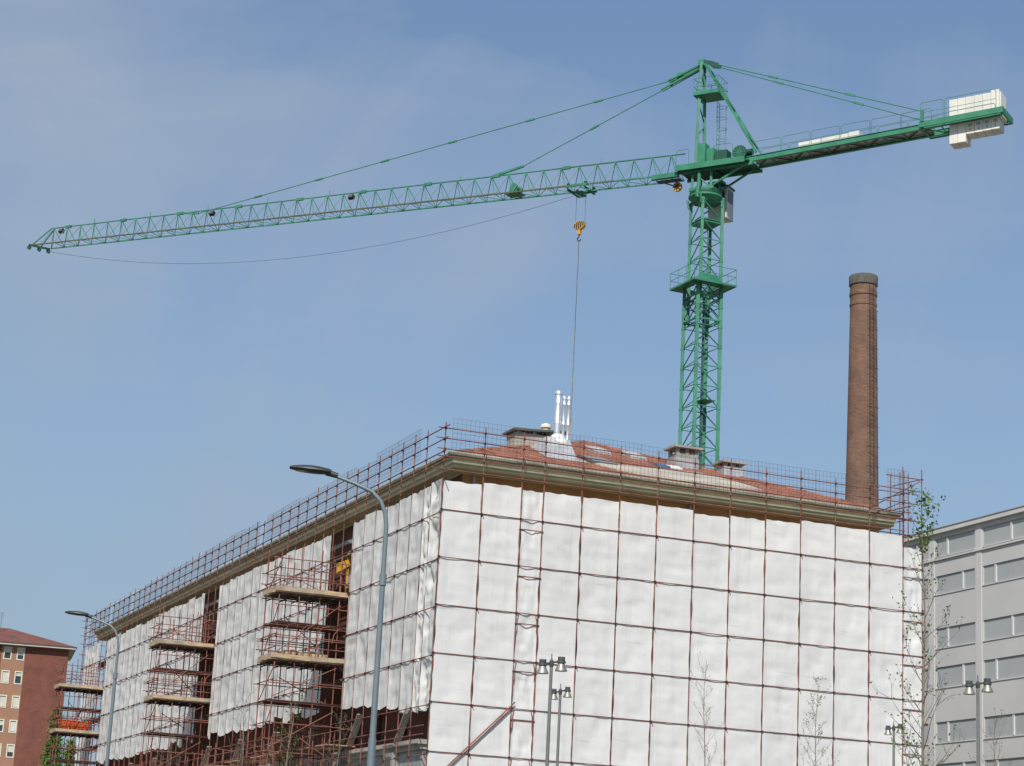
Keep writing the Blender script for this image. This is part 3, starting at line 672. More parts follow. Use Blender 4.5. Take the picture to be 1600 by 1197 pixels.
# ------------------------------------------------------------------ tower crane
cr_ = empty('tower_crane', (11.25, 120, 0))
tag(cr_, 'tall green lattice tower crane behind the sheeted building', 'crane')
G = 'crane_green'
# mast
def mast(w, z0, z1, ph, rleg, rbr, yaw, cx=0, cy=0, name='mast', stuff_below=0):
    ms = empty(name, parent=cr_)
    c = [Vector((cx, cy, 0))+Matrix.Rotation(yaw, 3, 'Z') @ Vector((sx*w/2, sy*w/2, 0)) for sx, sy in ((-1, -1), (1, -1), (1, 1), (-1, 1))]
    for p in c:
        MB().bar(p+V3(0, 0, z0), p+V3(0, 0, z1), rleg*1.35, n=4).build('leg', G, ms)
    n = round((z1-z0)/ph); low = MB(); nodes = MB()
    for k in range(n+1):
        za = z0+k*ph
        for q in range(4):
            a, b = c[q], c[(q+1) % 4]
            if za < stuff_below:
                low.bar(a+V3(0, 0, za), b+V3(0, 0, za), rbr, n=4, cap=False)
                low.bar(a+V3(0, 0, za), b+V3(0, 0, za+ph), rbr, n=4, cap=False)
            else:
                tube('brace', a+V3(0, 0, za), b+V3(0, 0, za), rbr*.8, G, ms, 5)
                if k < n:
                    if q in (0, 2): tube('brace', a+V3(0, 0, za+ph), b+V3(0, 0, za), rbr, G, ms, 5)
                    else: tube('brace', a+V3(0, 0, za), b+V3(0, 0, za+ph), rbr, G, ms, 5)
            nodes.bar(a+V3(0, 0, za-.09), a+V3(0, 0, za+.09), rleg*1.55, n=4)
    if low.v: low.build('lower_braces', G, ms, kind='stuff')
    nodes.build('gussets', G, ms, kind='stuff')
    # ladder inside
    ld = empty('ladder', parent=ms); Mz = Matrix.Rotation(yaw, 3, 'Z')
    for x_ in (-.2, .2):
        p = Mz @ Vector((x_+.1, w*.22, 0))+Vector((cx, cy, 0)); MB().bar(p+V3(0, 0, z0), p+V3(0, 0, z1), .02, n=4).build('stile', G, ld)
    rg = MB(); z = max(z0, 20)
    while z < z1: rg.bar(Mz @ Vector((-.1, w*.22, z))+V3(cx, cy, 0), Mz @ Vector((.3, w*.22, z))+V3(cx, cy, 0), .012, n=4, cap=False); z += .32
    rg.build('rungs', G, ld, kind='stuff')
    return ms, c
YAW = R(25)
m1, c1 = mast(1.62, .3, 39.05, 1.25, .108, .038, YAW, stuff_below=23)
# twisted cable conduit inside the mast
MB().bar(V3(.12, .34, .3), V3(.12, .34, 39), .075, n=6).build('cable_duct', 'crane_dark', m1)
m2, c2 = mast(1.40, 37.0, 44.5, 1.25, .095, .038, YAW, .10, .06, 'top_mast', 0)
for z in (26.9, 32.0): # rest platforms in the mast
    MB().box(-.15, .72, -.6, .6, z, z+.05, Matrix.Rotation(YAW, 4, 'Z')).build('rest_platform', G, m1)
MB().box(-1.2, 1.2, -1.2, 1.2, 0, .5, Matrix.Rotation(YAW, 4, 'Z')).build('foundation', 'concrete', cr_)
MB().box(-.68, .68, -.68, .68, 43.1, 43.3, Matrix.Translation((.10, .06, 0)) @ Matrix.Rotation(YAW, 4, 'Z')).build('floor_plate', G, m2)
# gangway around the mast
gw = empty('gangway', parent=cr_); MY = Matrix.Rotation(YAW, 4, 'Z')
g0, g1 = .84, 1.45
for (x0_, x1_, y0_, y1_) in ((-g1, g1, -g1, -g0), (-g1, g1, g0, g1), (-g1, -g0, -g0, g0), (g0, g1, -g0, g0)):
    MB().box(x0_+.002, x1_-.002, y0_, y1_, 39.05, 39.11, MY).build('deck', G, gw)
for (x0_, x1_, y0_, y1_) in ((-g1-.02, g1+.02, -g1-.03, -g1-.004), (-g1-.02, g1+.02, g1+.004, g1+.03), (-g1-.03, -g1-.004, -g1, g1), (g1+.004, g1+.03, -g1, g1)):
    MB().box(x0_, x1_, y0_, y1_, 39.02, 39.13, MY).build('toe_board', G, gw)
gc = [MY @ Vector((sx*g1, sy*g1, 0)) for sx, sy in ((-1, -1), (1, -1), (1, 1), (-1, 1))]
for q in range(4):
    for h in (.52, 1.0): tube('rail', gc[q]+V3(0, 0, 39.1+h), gc[(q+1) % 4]+V3(0, 0, 39.1+h), .018, G, gw, 5)
    for u in (0, .33, .66): tube('post', gc[q].lerp(gc[(q+1) % 4], u)+V3(0, 0, 39.1), gc[q].lerp(gc[(q+1) % 4], u)+V3(0, 0, 40.12), .02, G, gw, 5)
MB().box(-.75, .75, -.80, -.74, 39.11, 39.75, MY).build('splash_plate', G, gw); MB().box(.74, .80, -.75, .75, 39.11, 39.75, MY).build('splash_plate', G, gw)
# climbing collar under the gangway
for z in (36.9, 38.4):
    for q in range(4): tube('collar', c1[q]*1.06+V3(0, 0, z), c1[(q+1) % 4]*1.06+V3(0, 0, z), .06, G, gw, 4)
for q in range(4): tube('collar_brace', c1[q]*1.05+V3(0, 0, 37), c1[(q+1) % 4]*1.05+V3(0, 0, 38.4), .03, 'crane_dark', gw, 4)
# slewing ring
sr = empty('slewing_ring', parent=cr_)
MB().lathe([(.62, 44.50), (.80, 44.52), (.98, 44.72), (1.05, 44.78), (1.05, 44.90), (.95, 44.95)], 28).build('lower_ring', G, sr)
MB().lathe([(.9, 44.955), (1.0, 44.96), (1.0, 45.10), (.85, 45.14), (.6, 45.16)], 28).build('upper_ring', 'crane_dark', sr)
for q in range(4):
    p = MY @ Vector(((-1, 1, 1, -1)[q]*.72, (-1, -1, 1, 1)[q]*.72, 0)); MB().bar(p+V3(0, 0, 44.2), p*1.12+V3(0, 0, 44.75), .09, n=4).build('ring_bracket', G, sr)
MB().bar(V3(-.55, -.75, 44.6), V3(-.55, -.75, 45.3), .14, n=10).build('slew_motor', G, sr)
# everything that slews: x along the jib, y towards the street side
JR = R(150)
def jp(r, y, z): return Vector((r*math.cos(JR)-y*math.sin(JR), r*math.sin(JR)+y*math.cos(JR), z))
MJ = Matrix.Rotation(JR, 4, 'Z')
tt = empty('turntable_frame', parent=cr_)
for r_ in (-.62, .62):
    for y in (-.62, .62): MB().bar(jp(r_, y, 45.1), jp(r_, y, 46.4), .10, n=4).build('post', G, tt)
MB().box(-.8, .8, -.72, .72, 45.14, 45.34, MJ).build('base_plate', G, tt)
for y in (-.66, .66): tube('brace', jp(-.6, y, 45.3), jp(.6, y, 46.35), .05, G, tt, 5)
MB().bar(jp(.1, .78, 45.3), jp(.1, .78, 46.3), .12, n=10).build('hydraulic_motor', G, tt)
for y in (-.6, .6): MB().bar(jp(-.75, y, 45.4), jp(-3.35, y, 46.72), .075, n=4).build('strut', G, tt)
MB().box(-.8, .85, -.7, .7, 46.25, 46.42, MJ).build('top_plate', 'crane_dark', tt)
# operator cab on the far side
cab = empty('cab', parent=cr_); c0 = jp(-.45, -1.35, 0)
Mc = Matrix.Translation(c0) @ MJ
MB().box(-.6, .6, -.5, .5, 43.75, 45.75, Mc).build('body', 'cab_white', cab)
MB().box(-.45, .35, .502, .512, 44.75, 45.6, Mc).build('window', 'glass', cab); MB().box(.602, .612, -.4, .4, 44.2, 45.6, Mc).build('window', 'glass', cab)
MB().box(-.612, -.602, -.4, .4, 44.8, 45.6, Mc).build('window', 'glass', cab)
MB().box(-.68, .68, -.56, .56, 45.752, 45.84, Mc).build('roof', 'crane_dark', cab); MB().box(-.5, .5, .45, .95, 45.85, 46.0, Mc).build('hanger', G, cab)
# jib
jib = empty('jib', parent=cr_)
RA, RB, NP = 1.75, 53.4, 40
zl = lambda r: 46.42+(r-1.9)*.0321
ht = lambda r: 1.52-.20*(r/53.4)
HB = .60
P_ = [(RA+(RB-RA)*k/NP) for k in range(NP+1)]
MB().bar(jp(RA-.3, 0, zl(RA)+ht(RA)), jp(RB-.6, 0, zl(RB)+ht(RB)), .052, .045, n=6).build('top_chord', G, jib)
MB().bar(jp(RA, HB, zl(RA)), jp(6.2, HB, zl(6.2)), .06, n=4).build('bottom_chord', G, jib)
MB().bar(jp(6, HB, zl(6)+.004), jp(RB+.9, HB, zl(RB)), .063, .055, n=4).build('bottom_chord', 'rail_rust', jib)
MB().bar(jp(RA, -HB, zl(RA)), jp(RB, -HB, zl(RB)), .06, .052, n=4).build('bottom_chord', G, jib)
for k in range(NP):
    r_a, r_b = P_[k], P_[k+1]; rm = (r_a+r_b)/2; tp = jp(rm, 0, zl(rm)+ht(rm))
    for y in (HB, -HB):
        tube('web_brace', jp(r_a, y, zl(r_a)), tp, .026, G, jib, 5); tube('web_brace', tp, jp(r_b, y, zl(r_b)), .026, G, jib, 5)
    a_, b_ = (HB, -HB) if k % 2 else (-HB, HB)
    tube('floor_brace', jp(r_a, a_, zl(r_a)), jp(r_b, b_, zl(r_b)), .022, G, jib, 5); tube('floor_brace', jp(r_a, HB, zl(r_a)), jp(r_a, -HB, zl(r_a)), .022, G, jib, 5)
# section joints, small posts, floodlights
gs = MB()
for k in range(1, 10):
    r_ = 2.1+k*5.2
    MB().bar(jp(r_, 0, zl(r_)+ht(r_)), jp(r_, 0, zl(r_)+ht(r_)+.38), .035, n=4).build('line_post', G, jib)
    MB().box(r_+2.2, r_+2.75, -.07, .07, zl(r_+2.5)+ht(r_)-.1, zl(r_+2.5)+ht(r_)+.09, MJ).build('joint_plate', G, jib)
for r_ in (51.9, 38.0, 26.2):
    fl2 = empty('floodlight', parent=jib); M_ = Matrix.Translation(jp(r_, .1, zl(r_)+ht(r_)-.3)) @ MJ @ Matrix.Rotation(R(25), 4, 'X')
    MB().box(-.19, .19, -.12, .12, -.16, .12, M_).build('housing', 'black', fl2); MB().box(-.14, .14, .121, .13, -.12, .08, M_).build('lens', 'lamp_grey', fl2); MB().box(-.03, .03, -.03, .03, .14, .3, M_).build('bracket', G, fl2)
# jib head
zt = zl(RB)
for y in (-.4, .4): MB().bar(jp(RB-.6, y*.3, zt+ht(RB)), jp(RB+1.0, HB*.7*(1 if y > 0 else -1), zt+.05), .05, n=4).build('nose_bar', G, jib)
MB().bar(jp(RB+1.0, HB+.1, zt+.02), jp(RB+.2, -HB-.1, zt), .09, n=4).build('end_beam', 'crane_dark', jib)
for y in (HB+.05, 0, -HB):
    MB().lathe([(.05, -.03), (.17, -.05), (.14, 0), (.17, .05), (.05, .03)], 14, M=Matrix.Translation(jp(RB+.6+y*.6, y, zt-.18)) @ MJ @ Matrix.Rotation(R(90), 4, 'X')).build('sheave', 'crane_dark', jib)
# platform under the jib foot, with its sheave
MB().box(1.5, 3.3, HB+.05, HB+.32, zl(2)-.27, zl(2)+.02, MJ).build('foot_platform', G, jib)
MB().box(1.5, 3.1, .10, .60, zl(2)-.32, zl(2)-.28, MJ).build('foot_plate', 'crane_dark', jib)
sv = empty('sheave', parent=jib); Msv = Matrix.Translation(jp(1.75, .35, zl(2)-.75)) @ MJ @ Matrix.Rotation(R(90), 4, 'X')
MB().lathe([(.08, -.06), (.30, -.08), (.26, 0), (.30, .08), (.08, .06)], 18, M=Msv).build('wheel', 'yellow', sv)
for q in range(4): MB().box(-.03, .03, -.28, .28, -.1, .1, Msv @ Matrix.Rotation(R(45*q), 4, 'Z')).build('spoke', 'black', sv)
MB().bar(jp(2.6, .35, zl(2)-.4), jp(1.8, .35, zl(2)-.72), .05, n=4).build('hanger', 'crane_dark', sv)
# trolley winch on the jib
wn = empty('trolley_winch', parent=jib)
MB().box(12.9, 14.0, -.40, .40, zl(13)+.02, zl(13)+.09, MJ).build('base', G, wn)
MB().lathe([(.1, -.35), (.3, -.35), (.3, -.3), (.2, -.28), (.2, .28), (.3, .3), (.3, .35), (.1, .35)], 16, M=Matrix.Translation(jp(13.4, 0, zl(13)+.42)) @ MJ @ Matrix.Rotation(R(90), 4, 'X')).build('drum', G, wn)
mb = MB()
for y in (-.42, .42): mb.poly([jp(13.1, y, zl(13)+.09), jp(13.75, y, zl(13)+.09), jp(13.5, y, zl(13)+.72), jp(13.35, y, zl(13)+.72)])
mb.build('cheek_plate', G, wn)
# trolley, hoist ropes, hook
tr_ = empty('trolley', parent=cr_); RT = 8.65; zr = zl(RT)
for y in (-HB-.13, HB+.13): MB().box(RT-.75, RT+.75, y-.04, y+.04, zr-.13, zr+.03, MJ).build('side_frame', G, tr_)
for r_ in (-.6, .6):
    MB().box(RT+r_-.06, RT+r_+.06, -HB-.1, HB+.1, zr-.30, zr-.17, MJ).build('cross_beam', 'crane_dark', tr_)
    for y in (-HB, HB): MB().lathe([(.03, -.04), (.1, -.04), (.1, .04), (.03, .04)], 12, M=Matrix.Translation(jp(RT+r_, y, zr+.10)) @ MJ @ Matrix.Rotation(R(90), 4, 'X')).build('wheel', 'black', tr_)
MB().box(RT-.25, RT+.35, -.3, .35, zr-.52, zr-.302, MJ).build('sheave_box', G, tr_)
MB().bar(jp(RT+.6, .55, zr-.2), jp(RT-.2, .3, zr-.75), .04, n=4).build('brace', 'crane_dark', tr_); MB().bar(jp(RT-1.0, .75, zr+.1), jp(RT-1.0, .75, zr-.5), .045, n=4).build('buffer', G, tr_); MB().bar(jp(RT-1.0, .75, zr-.5), jp(RT-.3, .6, zr-.2), .04, n=4).build('buffer_brace', G, tr_)
hk = empty('hook_block', parent=cr_); ZH = 44.15
for r_ in (-.36, .30): tube('rope', jp(RT+r_, 0, zr-.3), jp(RT+r_*1.0, 0, ZH+.1), .014, 'wire', hk, 5)
Mh = Matrix.Translation(jp(RT, 0, ZH)) @ MJ @ Matrix.Rotation(R(90), 4, 'X')
mb = MB(); hb = []
for k in range(24):
    t = 2*math.pi*k/24; hb.append((.37*math.copysign(abs(math.cos(t))**.8, math.cos(t)), .25*math.sin(t)*(1 if math.sin(t) > 0 else 1.1)))
i0 = len(mb.v)
for zz in (-.13, .13):
    mb.v += [tuple(Mh @ Vector((x_, y_, zz))) for x_, y_ in hb]
mb.f.append(tuple(range(24))[::-1]); mb.f.append(tuple(range(24, 48))); mb.sm += [False]*2
for k in range(24): q = (k+1) % 24; mb.f.append((k, q, 24+q, 24+k)); mb.sm.append(False)
mb.build('cheek', 'yellow', hk)
for k in range(5):
    x_ = -.30+k*.145; h1 = .23*math.sqrt(max(0, 1-((x_+.06)/.37)**2)); h2 = -.25*math.sqrt(max(0, 1-((x_-.05)/.37)**2))
    for zz in (-.138, .132):
        mb = MB(); mb.v += [tuple(Mh @ Vector(p)) for p in ((x_-.06, h1, zz), (x_+.022, h1, zz), (x_+.075, h2, zz), (x_-.007, h2, zz), (x_-.06, h1, zz+.006), (x_+.022, h1, zz+.006), (x_+.075, h2, zz+.006), (x_-.007, h2, zz+.006))]
        for f_ in ((0, 1, 2, 3), (4, 7, 6, 5), (0, 4, 5, 1), (1, 5, 6, 2), (2, 6, 7, 3), (3, 7, 4, 0)): mb.f.append(f_); mb.sm.append(False)
        mb.build('stripe', 'black', hk)
MB().box(-.10, .10, -.10, .10, -.62, -.24, Matrix.Translation(jp(RT, 0, ZH)) @ MJ).build('swivel', 'yellow', hk)
hkp = [(0, 0, -.62), (0, 0, -.74), (.10, 0, -.84), (.12, 0, -.95), (.04, 0, -1.05), (-.08, 0, -1.03), (-.13, 0, -.93)]
MB().path([Matrix.Translation(jp(RT, 0, ZH)) @ MJ @ Vector(p) for p in hkp], .035, 6).build('hook', 'black', hk)
ch = MB(); pp = []
for k in range(60):
    z = ZH-1.0-k*.20; pp.append(jp(RT+.006*math.sin(k*.6)+.0006*k, .006*math.cos(k*.5), z))
MB().path(pp[:28], .022, 5).build('sling', 'rail_rust', hk); MB().path([p+V3(0, 0, .02) for p in pp[27:]], .03, 5).build('sling', 'timber_grey', hk)
for q in range(3): MB().path([pp[-1]+V3(.05*q-.05, 0, .6), pp[-1]+V3(.06*q-.06, .02, -.2), pp[-1]+V3(.08*q-.1, 0, -.75-.2*q)], .02, 5).build('sling_leg', 'timber', hk)
# slack rope below the jib
MB().path([jp(53.3+(9.4-53.3)*u, -.3, (47.75+(46.3-47.75)*u)-4*2.35*u*(1-u)*(1-.12*(u-.5))) for u in [k/40 for k in range(41)]], .013, 4).build('trolley_rope', 'wire', jib)
# A-frame
af = empty('apex_frame', parent=cr_)
for y in (.64, -.64):
    MB().bar(jp(.42, y, 46.4), jp(.42, y*.42, 53.75), .15, .12, n=4).build('leg', G, af)
    MB().bar(jp(.15, y*.40, 53.6), jp(-3.55, y*.95, 47.1), .088, n=4).build('back_stay', G, af)
for k in range(5):
    z = 47.6+k*1.15; f0 = .64*(1-.58*(z-46.4)/7.35); f1 = .64*(1-.58*(z+1.0-46.4)/7.35); sgn = 1 if k % 2 else -1
    tube('brace', jp(.42, f0*sgn, z), jp(.42, -f1*sgn, z+1.0), .045, 'crane_dark' if k % 2 == 0 else G, af, 5)
for k in range(4):
    u0_, u1_ = .15+k*.2, .3+k*.2; sgn = 1 if k % 2 else -1
    g = lambda u, y: jp(.15-3.7*u, y*(.40+.55*u), 53.6-6.5*u)
    tube('stay_brace', g(u0_, .64*sgn), g(u1_, -.64*sgn), .045, 'crane_dark', af, 5)
MB().box(.22, .62, -.30, .30, 53.55, 53.95, MJ).build('apex_head', G, af)
for y in (.22, -.22): MB().poly([jp(.3, y, 53.90), jp(-.2, y, 53.78), jp(-.78, y, 53.50), jp(-.70, y, 53.30), jp(-.2, y, 53.42)]).build('apex_plate', 'crane_dark', af)
# basket
bk = empty('basket', parent=af); zb2 = 51.45
MB().box(-.92, .72, -.80, .62, zb2, zb2+.05, MJ).build('floor', G, bk)
MB().box(-.92, .72, .622, .65, zb2-.02, zb2+.2, MJ).build('toe_board', G, bk); MB().box(.722, .75, -.80, .62, zb2-.02, zb2+.2, MJ).build('toe_board', G, bk); MB().box(-.95, -.922, -.80, .62, zb2-.02, zb2+.2, MJ).build('toe_board', G, bk)
bc = [(-.92, -.80), (.72, -.80), (.72, .62), (-.92, .62)]
for q in range(4):
    (xa, ya), (xb, yb) = bc[q], bc[(q+1) % 4]
    for h in (.55, 1.1): tube('rail', jp(xa, ya, zb2+h), jp(xb, yb, zb2+h), .018, G, bk, 5)
    for u in (0, .33, .66): tube('post', jp(xa+(xb-xa)*u, ya+(yb-ya)*u, zb2), jp(xa+(xb-xa)*u, ya+(yb-ya)*u, zb2+1.12), .018, G, bk, 5)
# caged ladder behind the A-frame
ld = empty('caged_ladder', parent=af)
for y in (-.7, -1.05): tube('stile', jp(-.35, y, 46.9), jp(-.30, y, 51.4), .02, G, ld, 5)
rg = MB()
for k in range(15): rg.bar(jp(-.34, -.7, 47.1+k*.3), jp(-.34, -1.05, 47.1+k*.3), .012, n=4, cap=False)
rg.build('rungs', G, ld, kind='stuff')
for k in range(6):
    z = 47.4+k*.72
    MB().path([jp(-.34, -.66, z), jp(-.6, -.6, z), jp(-.85, -.75, z), jp(-.9, -.95, z), jp(-.75, -1.12, z), jp(-.34, -1.1, z)], .014, 4).build('hoop', G, ld)
for a_ in ((-.62, -.6), (-.88, -.85), (-.72, -1.12)): tube('cage_bar', jp(a_[0], a_[1], 47.3), jp(a_[0], a_[1], 51.1), .010, G, ld, 4)
# machinery deck
md = empty('machinery_deck', parent=cr_)
MB().box(-3.2, 1.55, -1.0, 1.05, 46.50, 46.58, MJ).build('deck', 'crane_dark', md)
MB().box(-3.0, 1.6, 1.052, 1.12, 46.42, 46.78, MJ).build('edge_beam', G, md); MB().box(-3.4, 1.6, .70, .80, 46.30, 46.498, MJ).build('edge_beam', G, md); MB().box(-3.4, 1.6, -.80, -.70, 46.30, 46.498, MJ).build('edge_beam', G, md)
MB().box(-.28, .22, .20, .85, 46.582, 48.1, MJ).build('cabinet', G, md); MB().box(-.80, -.30, .05, .70, 46.582, 47.75, MJ).build('cabinet', G, md); MB().box(-1.75, -.95, .2, .9, 46.582, 47.45, MJ).build('cabinet', 'crane_dark', md)
wd = empty('hoist_winch', parent=md)
MB().lathe([(.12, -.5), (.46, -.5), (.46, -.44), (.28, -.42), (.28, .42), (.46, .44), (.46, .5), (.12, .5)], 20, M=Matrix.Translation(jp(-2.55, .35, 47.15)) @ MJ @ Matrix.Rotation(R(90), 4, 'X')).build('drum', 'crane_dark', wd)
MB().box(-2.9, -2.2, -.3, .95, 46.582, 46.72, MJ).build('base', G, wd); MB().bar(jp(-3.2, .3, 47.3), jp(-2.5, .3, 47.3), .2, n=10).build('motor', 'crane_dark', wd)
for q in range(6): MB().box(-.02, .02, -.44, .44, -.52, -.501, Matrix.Translation(jp(-2.55, .35, 47.15)) @ MJ @ Matrix.Rotation(R(90), 4, 'X') @ Matrix.Rotation(R(30*q), 4, 'Z')).build('spoke', G, wd)
for (a_, b_) in ((1.55, .7), (-.9, -2.2)):
    MB().path([jp(a_, 1.08, 46.75), jp(a_, 1.08, 47.6), jp(a_+(b_-a_)*.12, 1.08, 47.75), jp(a_+(b_-a_)*.88, 1.08, 47.75), jp(b_, 1.08, 47.6), jp(b_, 1.08, 46.75)], .018, 5).build('guard_rail', G, md)
# counter-jib
cj = empty('counter_jib', parent=cr_)
zc = lambda r: 46.55+(-r-3)*.043
def cpt(r, y, dz): return jp(r, y, zc(r)+dz)
def beam(y, r0_, r1_, h, w_, name, m):
    mb = MB(); v = [cpt(r, yy, dz) for r in (r0_, r1_) for yy in (y-w_/2, y+w_/2) for dz in (0, h)]
    mb.v += [tuple(q) for q in v]
    for f_ in ((0, 1, 3, 2), (4, 6, 7, 5), (0, 4, 5, 1), (2, 3, 7, 6), (0, 2, 6, 4), (1, 5, 7, 3)): mb.f.append(f_); mb.sm.append(False)
    return mb.build(name, m, cj)
CB = .62
for y in (CB, -CB): 
    beam(y, -2.6, -18.6, .28, .10, 'main_beam', G); 
    for dz_ in (0, .26): 
        mb = beam(y, -2.6, -18.6, .03, .19, 'flange', G); mb.location.z = -.03 if dz_ == 0 else .282
beam(0, -3.3, -14.3, .02, 1.1, 'walkway', 'galv').location.z = .12
for k in range(13):
    r_ = -3.2-k*1.18; s_ = 1 if k % 2 else -1
    tube('brace', cpt(r_, CB*s_, .05), cpt(r_-1.18, -CB*s_, .05), .04, 'crane_dark', cj, 5)
    tube('cross_member', cpt(r_, CB, .05), cpt(r_, -CB, .05), .04, G, cj, 5)
for y in (CB+.02, -CB-.02):
    for k in range(6):
        a_, b_ = -3.35-k*1.87, -3.35-k*1.87-1.78
        MB().path([cpt(a_, y, .28), cpt(a_, y, 1.1), cpt(a_-.1, y, 1.2), cpt(b_+.1, y, 1.2), cpt(b_, y, 1.1), cpt(b_, y, .28)], .016, 5).build('guard_rail', G, cj)
        tube('mid_rail', cpt(a_, y, .72), cpt(b_, y, .72), .014, G, cj, 5)
# white slabs lying on the walkway
for (a_, b_, h_) in ((-6.2, -7.6, .34), (-7.65, -9.3, .36), (-9.35, -10.0, .40)):
    mb = MB(); v = [cpt(r, yy, dz) for r in (a_, b_) for yy in (-.42, .42) for dz in (.26, .36+h_)]; mb.v += [tuple(q) for q in v]
    for f_ in ((0, 1, 3, 2), (4, 6, 7, 5), (0, 4, 5, 1), (2, 3, 7, 6), (0, 2, 6, 4), (1, 5, 7, 3)): mb.f.append(f_); mb.sm.append(False)
    mb.build('white_cover', 'ballast', cj)
# ballast frame and blocks
for y in (1.0, -1.0): beam(y, -13.9, -18.75, .34, .09, 'ballast_beam', G).location.z = -.02
beam(0, -18.66, -18.78, .36, 2.1, 'end_beam', G).location.z = -.02; beam(0, -13.86, -13.98, .36, 2.1, 'end_beam', G).location.z = -.02
for k in range(6):
    r_ = -15.5-k*.49; zt_ = zc(r_)+1.55+(.12 if k == 5 else 0)
    zb_ = zc(r_)-(1.15 if k < 2 else .72)
    bl_ = empty('ballast_block', parent=cj)
    MB().box(r_-.47, r_, -.48, .48, zb_, zt_, MJ).build('slab', 'ballast', bl_)
    if 2 <= k: 
        MB().box(r_-.36, r_-.12, .481, .487, zb_+.42, zb_+.60, MJ).build('stencil', 'print_blue', bl_)
        MB().box(r_-.28, r_-.2, .481, .487, zb_+.16, zb_+.34, MJ).build('stencil', 'print_blue', bl_)
MB().box(-18.55, -18.46, -.5, .55, zc(-18)-.1, zc(-18)+1.45, MJ).build('end_slab', 'ballast', cj)
for y in (1.04, -1.04):
    for a_, b_ in ((-13.95, -15.3), (-15.4, -18.4)):
        MB().path([cpt(a_, y, .3), cpt(a_, y, 1.35), cpt(a_-.1, y, 1.45), cpt(b_+.1, y, 1.45), cpt(b_, y, 1.35), cpt(b_, y, .3)], .018, 5).build('guard_rail', G, cj)
        tube('mid_rail', cpt(a_, y, .85), cpt(b_, y, .85), .015, G, cj, 5)
    MB().box(-14.15, -13.95, y-.04, y+.04, zc(-14)+.3, zc(-14)+1.0, MJ).build('tie_lug', G, cj)
# tie bars
tie = empty('tie_bars', parent=cr_)
def tie_bar(p, q, r, joints):
    tube('bar', p, q, r, G, tie, 6)
    for u in joints:
        c = p.lerp(q, u); d = (q-p).normalized(); MB().bar(c-d*.32, c+d*.32, .075, n=4).build('coupling', G, tie)
sp1, sp2 = jp(2.75, 0, 52.95), jp(3.2, 0, 52.40)
for y in (.12, -.12):
    MB().bar(jp(.5, y, 53.65), jp(2.75, y, 52.95), .08, n=4).build('link_plate', G, tie); MB().bar(jp(.5, y, 53.45), jp(3.2, y, 52.42), .06, n=4).build('link_plate', G, tie)
MB().bar(jp(1.75, 0, 53.25), jp(2.15, 0, 53.3), .17, n=6).build('pulley', G, tie)
MB().bar(jp(2.4, 0, 52.95), jp(2.6, 0, 52.6), .05, n=4).build('spreader', G, tie)
e1 = jp(39.3, 0, 48.85); e2 = jp(12.95, 0, 48.72)
tie_bar(sp1, e1, .029, [.135, .27, .43, .575, .72, .86]); tie_bar(sp2, e2, .029, [.48])
MB().bar(e1, jp(41.2, 0, zl(41.2)+ht(41.2)+.06), .085, n=4).build('end_plate', G, tie); MB().bar(e2, jp(15.05, 0, zl(15)+ht(15)+.05), .10, n=4).build('end_plate', G, tie)
for y in (1.0, -1.0): tie_bar(jp(-.75, y*.25, 53.4), jp(-14.05, y, zc(-14)+.95), .032, [.28, .66])

# ------------------------------------------------------------------ brick chimney
bc_ = empty('brick_chimney', (26.2, 150, 0)); tag(bc_, 'tall round tapering brick factory chimney with dark rim and ladder', 'chimney')
rz_ = lambda z: 1.21-(z-32.8)*.0152
MB().lathe([(rz_(0)+.1, 0), (rz_(0)+.1, 2), (rz_(2), 2.05)]+[(rz_(z), z) for z in range(4, 48, 2)]+[(rz_(47.6), 47.6)], 48).build('shaft', 'brick_chimney', bc_)
MB().lathe([(.98, 47.55), (1.03, 47.6), (1.03, 47.78), (.99, 47.82), (.99, 48.35), (1.05, 48.40), (1.05, 48.62), (1.0, 48.66), (1.0, 49.22)], 48).build('collar', 'brick_chimney', bc_)
MB().lathe([(1.02, 49.2), (1.10, 49.24), (1.11, 49.9), (1.04, 50.0), (.8, 50.0), (.8, 49.3)], 14).build('rim', 'slate_dark', bc_)
lad = empty('ladder', parent=bc_)
al = R(-66)
for da in (-.16, .16):
    MB().path([(math.cos(al+da/rz_(z))*(rz_(z)+.14), math.sin(al+da/rz_(z))*(rz_(z)+.14), z) for z in range(3, 50, 2)], .022, 5).build('stile', 'black', lad)
rg = MB()
for k in range(150):
    z = 4+k*.3; r_ = rz_(z)+.14; rg.bar((math.cos(al-.14)*r_, math.sin(al-.14)*r_, z), (math.cos(al+.14)*r_, math.sin(al+.14)*r_, z), .014, n=4, cap=False)
rg.build('rungs', 'black', lad, kind='stuff')
for k in range(30):
    z = 5+k*1.5; r_ = rz_(z)
    MB().path([(math.cos(al+t)*(r_+.14+.28*math.cos(t*2.6)**.5 if abs(t*2.6) < 1.57 else r_+.14), math.sin(al+t)*(r_+.14+.28*math.cos(t*2.6)**.5 if abs(t*2.6) < 1.57 else r_+.14), z) for t in (-.36, -.3, -.15, 0, .15, .3, .36)], .018, 4).build('hoop', 'black', lad)
for t in (-.22, 0, .22): MB().path([(math.cos(al+t)*(rz_(z)+.40), math.sin(al+t)*(rz_(z)+.40), z) for z in range(5, 49, 2)], .014, 4).build('cage_bar', 'black', lad)

